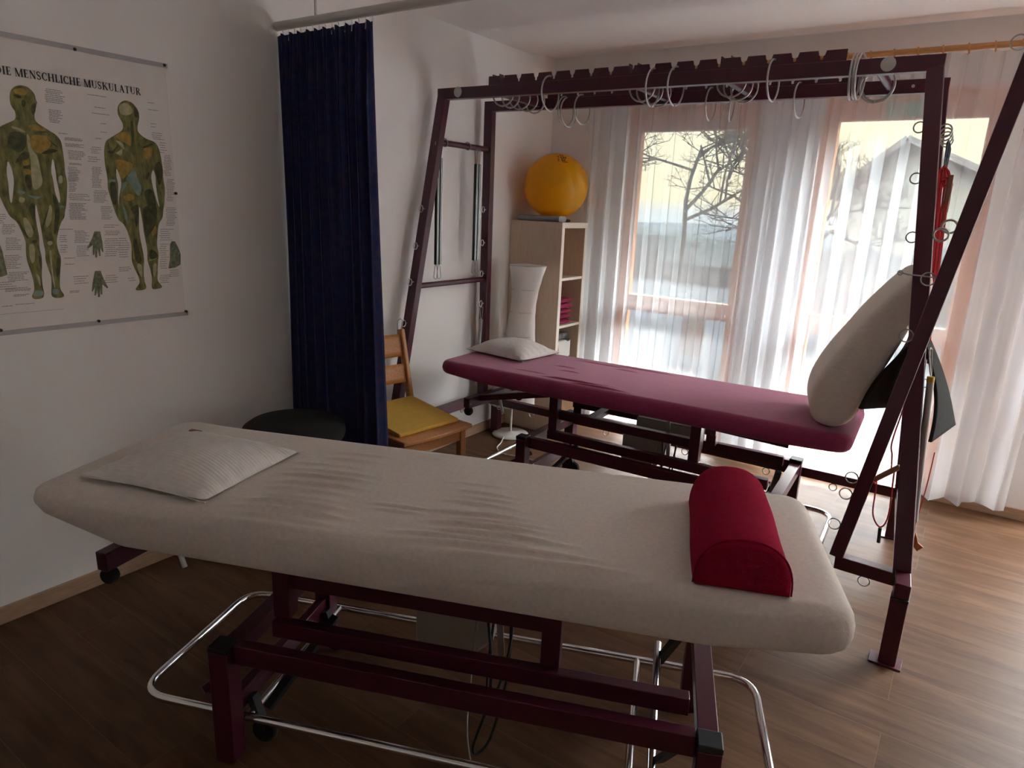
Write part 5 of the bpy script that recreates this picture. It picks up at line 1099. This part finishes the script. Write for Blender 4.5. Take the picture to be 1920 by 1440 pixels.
# ---------------------------------------------------------------- springs on the left end
def carabiner(p, q, w, r=0.0022):
    p, q = Vector(p), Vector(q); d = q - p; s = Vector((0.3, 1, 0)).normalized() * w
    return MB().tube(smooth_path([p, p + d * .12 + s, p + d * .45 + s * .8, p + d * .85 + s * .5, q, p + d * .85 - s * .5, p + d * .45 - s * .8, p + d * .12 - s, p], 4), r, 6)
SPR = [(3.052, 1.803, 1.205, 'front spring of the green pair hanging beside the slanting left post'), (3.080, 1.800, 1.205, 'rear spring of the green pair hanging beside the slanting left post'),
       (3.412, 1.790, 1.215, 'front spring of the green pair hanging beside the upright left post'), (3.440, 1.790, 1.215, 'rear spring of the green pair hanging beside the upright left post')]
for i, (y, z1, z0, lab) in enumerate(SPR):
    s_ = thing('tension_spring', lab, 'spring', (-2.625, y, z0), 0, 'green tension springs on the left end')
    MB().tube([(-2.625, y, z0), (-2.625, y, z1)], 0.0115, 12).build('spring_body', M_spring, s_)
    b = MB()
    for k in range(2): b.tube([(-2.613 , y + (k - .5) * .010, z0 + .002), (-2.613, y + (k - .5) * .010, z1 - .002)], 0.0018, 5)
    b.build('spring_highlight_cord', M_steel, s_)
    carabiner((-2.625, y, z1 + .085), (-2.625, y, z1), 0.012).build('carabiner', M_steel, s_)
    carabiner((-2.625, y, z0 - .085), (-2.625, y, z0), 0.013).build('carabiner', M_steel, s_)
s_ = thing('tension_spring', 'slim grey spring hanging low on the upright left post behind the pillow', 'spring', (-2.60, 3.49, 0.46))
MB().tube([(-2.628, 3.512, 0.830), (-2.622, 3.470, 0.46)], 0.0115, 10).build('spring_body', M_sleeve, s_)
carabiner((-2.63, 3.516, 0.912), (-2.628, 3.512, 0.830), .012).build('carabiner', M_steel, s_)
carabiner((-2.622, 3.470, 0.46), (-2.622, 3.468, 0.39), .012).build('carabiner', M_steel, s_)
hk = carabiner((-2.635, 2.765, 0.915), (-2.635, 2.750, 0.80), .016, .0034)
tag(hk.build('snap_hook', M_steel), 'large snap hook hanging on the slanting left post above the chair back', 'hook')

# ---------------------------------------------------------------- red pulley cords on the right end
crnd = random.Random(31)
P0, Q0 = cb['R', 1.885]
labs = ['red pulley cord hanging nearest the front post in the right bundle', 'second red pulley cord from the front in the right bundle', 'middle red pulley cord of the right bundle', 'second red pulley cord from the back in the right bundle', 'red pulley cord hanging farthest back in the right bundle']
for i in range(5):
    f = .26 + .115 * i; c = P0 + (Q0 - P0) * f + Vector((0.052, 0, -0.004)); zb_ = (1.12, 1.28, 0.94, 1.22, 1.14)[i]
    t = thing('exercise_rope', labs[i], 'rope', (c.x, c.y, zb_), 0, 'red pulley cords on the right end')
    carabiner(c + Vector((.004, 0, -.012)), c + Vector((.006, 0, -.105)), .013, .003).build('carabiner', mat('dark_steel', (.06, .07, .08), .4, .7), t)
    s0 = c + Vector((.006, 0, -.105)); lean = Vector((0.075, -.01, 0))
    b = MB()
    for k in range(4):
        o_ = Vector((.013 * (k - 1.5), .007 * ((k * 7) % 3 - 1), 0)); e_ = Vector((s0.x + lean.x * (s0.z - zb_) + o_.x * .7, s0.y + o_.y, zb_ + .03 * (k % 2)))
        b.tube(smooth_path([s0, s0 + o_ * 1.1 + Vector((.004, 0, -.06)), s0.lerp(e_, .5) + o_ * .35 + Vector((crnd.uniform(-.004, .004), 0, 0)), e_], 5), 0.0042, 5)
    b.build('cord', M_cord, t)
    zc = s0.z - (.09 + .05 * (i % 3))
    MB().box((s0.x + .028, s0.y - .004, zc), (0.018, 0.016, (.11, .05, .09, .05, .07)[i]), rz=.3).build('wood_toggle', M_wood_block, t, bevel=.003)
    MB().ring((s0.x + .018, s0.y, s0.z - .012 - .05), (.2, 1, .4), .016, .0045, 14, 6).build('cord_knot', M_cord, t)
# coiled pair of rings in the cord bundle
for k, (dx, dz, lab) in enumerate(((0.0, 0.0, 'upper of two dark rings hooked in the red cord bundle'), (-.022, -.030, 'lower of two dark rings hooked in the red cord bundle'))):
    tag(MB().ring((-0.118 + dx, 2.965, 1.545 + dz), (.1, 1, .3), .024, .004, 24, 8).build('hook_ring', M_steel), lab, 'ring')
hd_ = thing('pull_trapeze', 'wooden pull handle on a red cord between brace and right front post', 'handle', (-0.165, 2.95, 0.28))
MB().bar((-0.212, 2.95, 0.536), (-0.122, 2.95, 0.622), 0.020, 0.020).build('wood_grip', M_grip, hd_, bevel=.005)
MB().tube(smooth_path([(-0.194, 2.95, 0.552), (-0.190, 2.952, 0.47), (-0.186, 2.95, 0.405), (-0.170, 2.95, 0.366), (-0.151, 2.95, 0.352), (-0.136, 2.95, 0.370), (-0.130, 2.95, 0.425), (-0.134, 2.952, 0.50), (-0.140, 2.95, 0.600)], 5), 0.0032, 6).build('cord', M_cord, hd_)
MB().tube(smooth_path([(-0.150, 2.95, 0.594), (-0.158, 2.953, 0.66), (-0.167, 2.955, 0.71), (-0.150, 2.962, 0.86), (-0.128, 2.975, 1.03), (-0.108, 3.0, 1.20)], 5), 0.0032, 6).build('hanging_cord', M_cord, hd_)
MB().tube([(-0.150, 2.95, 0.348), (-0.146, 2.95, 0.283)], 0.0068, 10).build('cord_stopper', mat('green_rubber', (.03, .05, .03), .7), hd_)
MB().ring((-0.206, 2.95, 0.540), (1, 0, 1), .013, .005, 14, 6).build('cord_knot', M_cord, hd_)
rs = thing('spring_rod', 'grey sleeved spring rod hanging along the right front post', 'spring', (-0.06, 2.86, 0.38))
zf = 2.845 / 3.0
def rp_(x, z): return Vector((x * zf, 2.845, 1.55 - (1.55 - z) * zf))
MB().tube([rp_(-0.083, 0.982), rp_(-0.041, 0.397)], 0.0120, 12).build('sleeve', M_sleeve, rs)
MB().tube([rp_(-0.0832, 0.985), rp_(-0.0817, 0.964)], 0.0126, 12).build('tape_ring', M_yel_ring, rs)
carabiner(rp_(-0.104, 1.095), rp_(-0.084, 0.990), .012, .003).build('carabiner', M_steel, rs)
carabiner(rp_(-0.041, 0.397), rp_(-0.034, 0.310), .012, .003).build('carabiner', M_steel, rs)
MB().prism([(-0.026, 0.405), (-0.012, 0.365), (0.008, 0.352), (-0.010, 0.330), (-0.028, 0.350)], 'y', 2.855, 2.862).build('orange_tag', mat('orange_tag', (.45, .13, .02), .6), rs, smooth=False)
MB().tube(smooth_path([(-0.020, 2.90, 0.72), (-0.022, 2.90, 0.60), (-0.030, 2.90, 0.46), (-0.036, 2.90, 0.40)], 4), 0.002, 5).build('thin_cord', M_cord, rs)

# ---------------------------------------------------------------- felt blanket over the lower right cross bar
P1, Q1 = cb['R', 1.088]
def felt(s, t):
    y = 2.915 + 0.555 * t; f = (y - P1.y) / (Q1.y - P1.y); top = P1 + (Q1 - P1) * f
    nr = Vector((-0.292 + .148 * t, y, 0.830 - .080 * t)); rt = Vector((-0.048 + .070 * t, y, 0.752 - .055 * t))
    R = 0.024
    k = s * 2 - 1
    if abs(k) < 0.14:
        a = PI / 2 - (k / .14) * (PI / 2 - .35); p = Vector((top.x + R * math.cos(a), y, top.z + R * math.sin(a)))
    elif k < 0:
        g_ = (-k - .14) / .86; a = PI - .35; q = Vector((top.x + R * math.cos(a), y, top.z + R * math.sin(a)))
        p = q.lerp(nr, g_); p.x -= 0.020 * (1 - .6 * t) * math.sin(PI * g_) * (1 + .2 * math.sin(4 * t))
    else:
        g_ = (k - .14) / .86; a = .35; q = Vector((top.x + R * math.cos(a), y, top.z + R * math.sin(a)))
        p = q.lerp(rt, g_); p.x += 0.020 * math.sin(PI * g_) * (1 + .3 * math.sin(3 * t + 1))
    return p
b = MB(); b.grid(felt, 60, 20); o = b.build('felt_blanket', M_felt, angle=180)
q_ = o.modifiers.new('thick', 'SOLIDIFY'); q_.thickness = 0.011; q_.offset = 1
tag(o, 'dark grey felt blanket draped over the right end of the sling frame', 'blanket')

# ---------------------------------------------------------------- long cushion leaning on the table end
poly = [(-0.496, .790), (-0.478, .722), (-0.430, .7045), (-0.375, .7045), (-0.318, .745), (-0.288, .846), (-0.246, .960), (-0.203, 1.075), (-0.168, 1.18), (-0.135, 1.265), (-0.126, 1.32), (-0.138, 1.375), (-0.165, 1.388), (-0.205, 1.352), (-0.262, 1.280), (-0.325, 1.190), (-0.378, 1.098), (-0.425, 1.020), (-0.462, .945), (-0.489, .87)]
sm = [Vector((x, z, 0)) for x, z in poly]
for _ in range(2):
    o2 = []
    for i in range(len(sm)): a, c = sm[i], sm[(i + 1) % len(sm)]; o2 += [a * .75 + c * .25, a * .25 + c * .75]
    sm = o2
cx_ = sum(v.x for v in sm) / len(sm)
b = MB(); secs = [(3.000, .80), (3.003, .88), (3.012, .945), (3.028, .985), (3.05, 1.0), (3.12, 1.0), (3.19, 1.0), (3.26, 1.0), (3.32, 1.0), (3.342, .985), (3.358, .945), (3.367, .88), (3.370, .80)]
# inset along the outline normal rather than plain scaling
vs = []
for y, sc in secs:
    ins = (1 - sc) * 0.17; ring = []
    for i, v in enumerate(sm):
        tdir = sm[(i + 1) % len(sm)] - sm[i - 1]; nrm = Vector((-tdir.y, tdir.x, 0)).normalized()
        ring.append(b.bm.verts.new((v.x + nrm.x * ins - (y - 3.0) * 0.24, y, v.y + nrm.y * ins)))
    vs.append(ring)
n = len(sm)
for r0, r1 in zip(vs, vs[1:]):
    for k in range(n): b.bm.faces.new((r0[k], r0[(k + 1) % n], r1[(k + 1) % n], r1[k]))
for ring in (vs[0], vs[-1]):
    t3 = geometry.tessellate_polygon([[Vector((v.co.x, v.co.z, 0)) for v in ring]])
    for t in t3: b.bm.faces.new([ring[i] for i in t])
lc = thing('positioning_cushion', 'long cream knitted cushion leaning upright at the right end of the wine red table', 'cushion', (-0.40, 3.24, 0.7045))
b.build('knit_cover', M_knit, lc, angle=70)
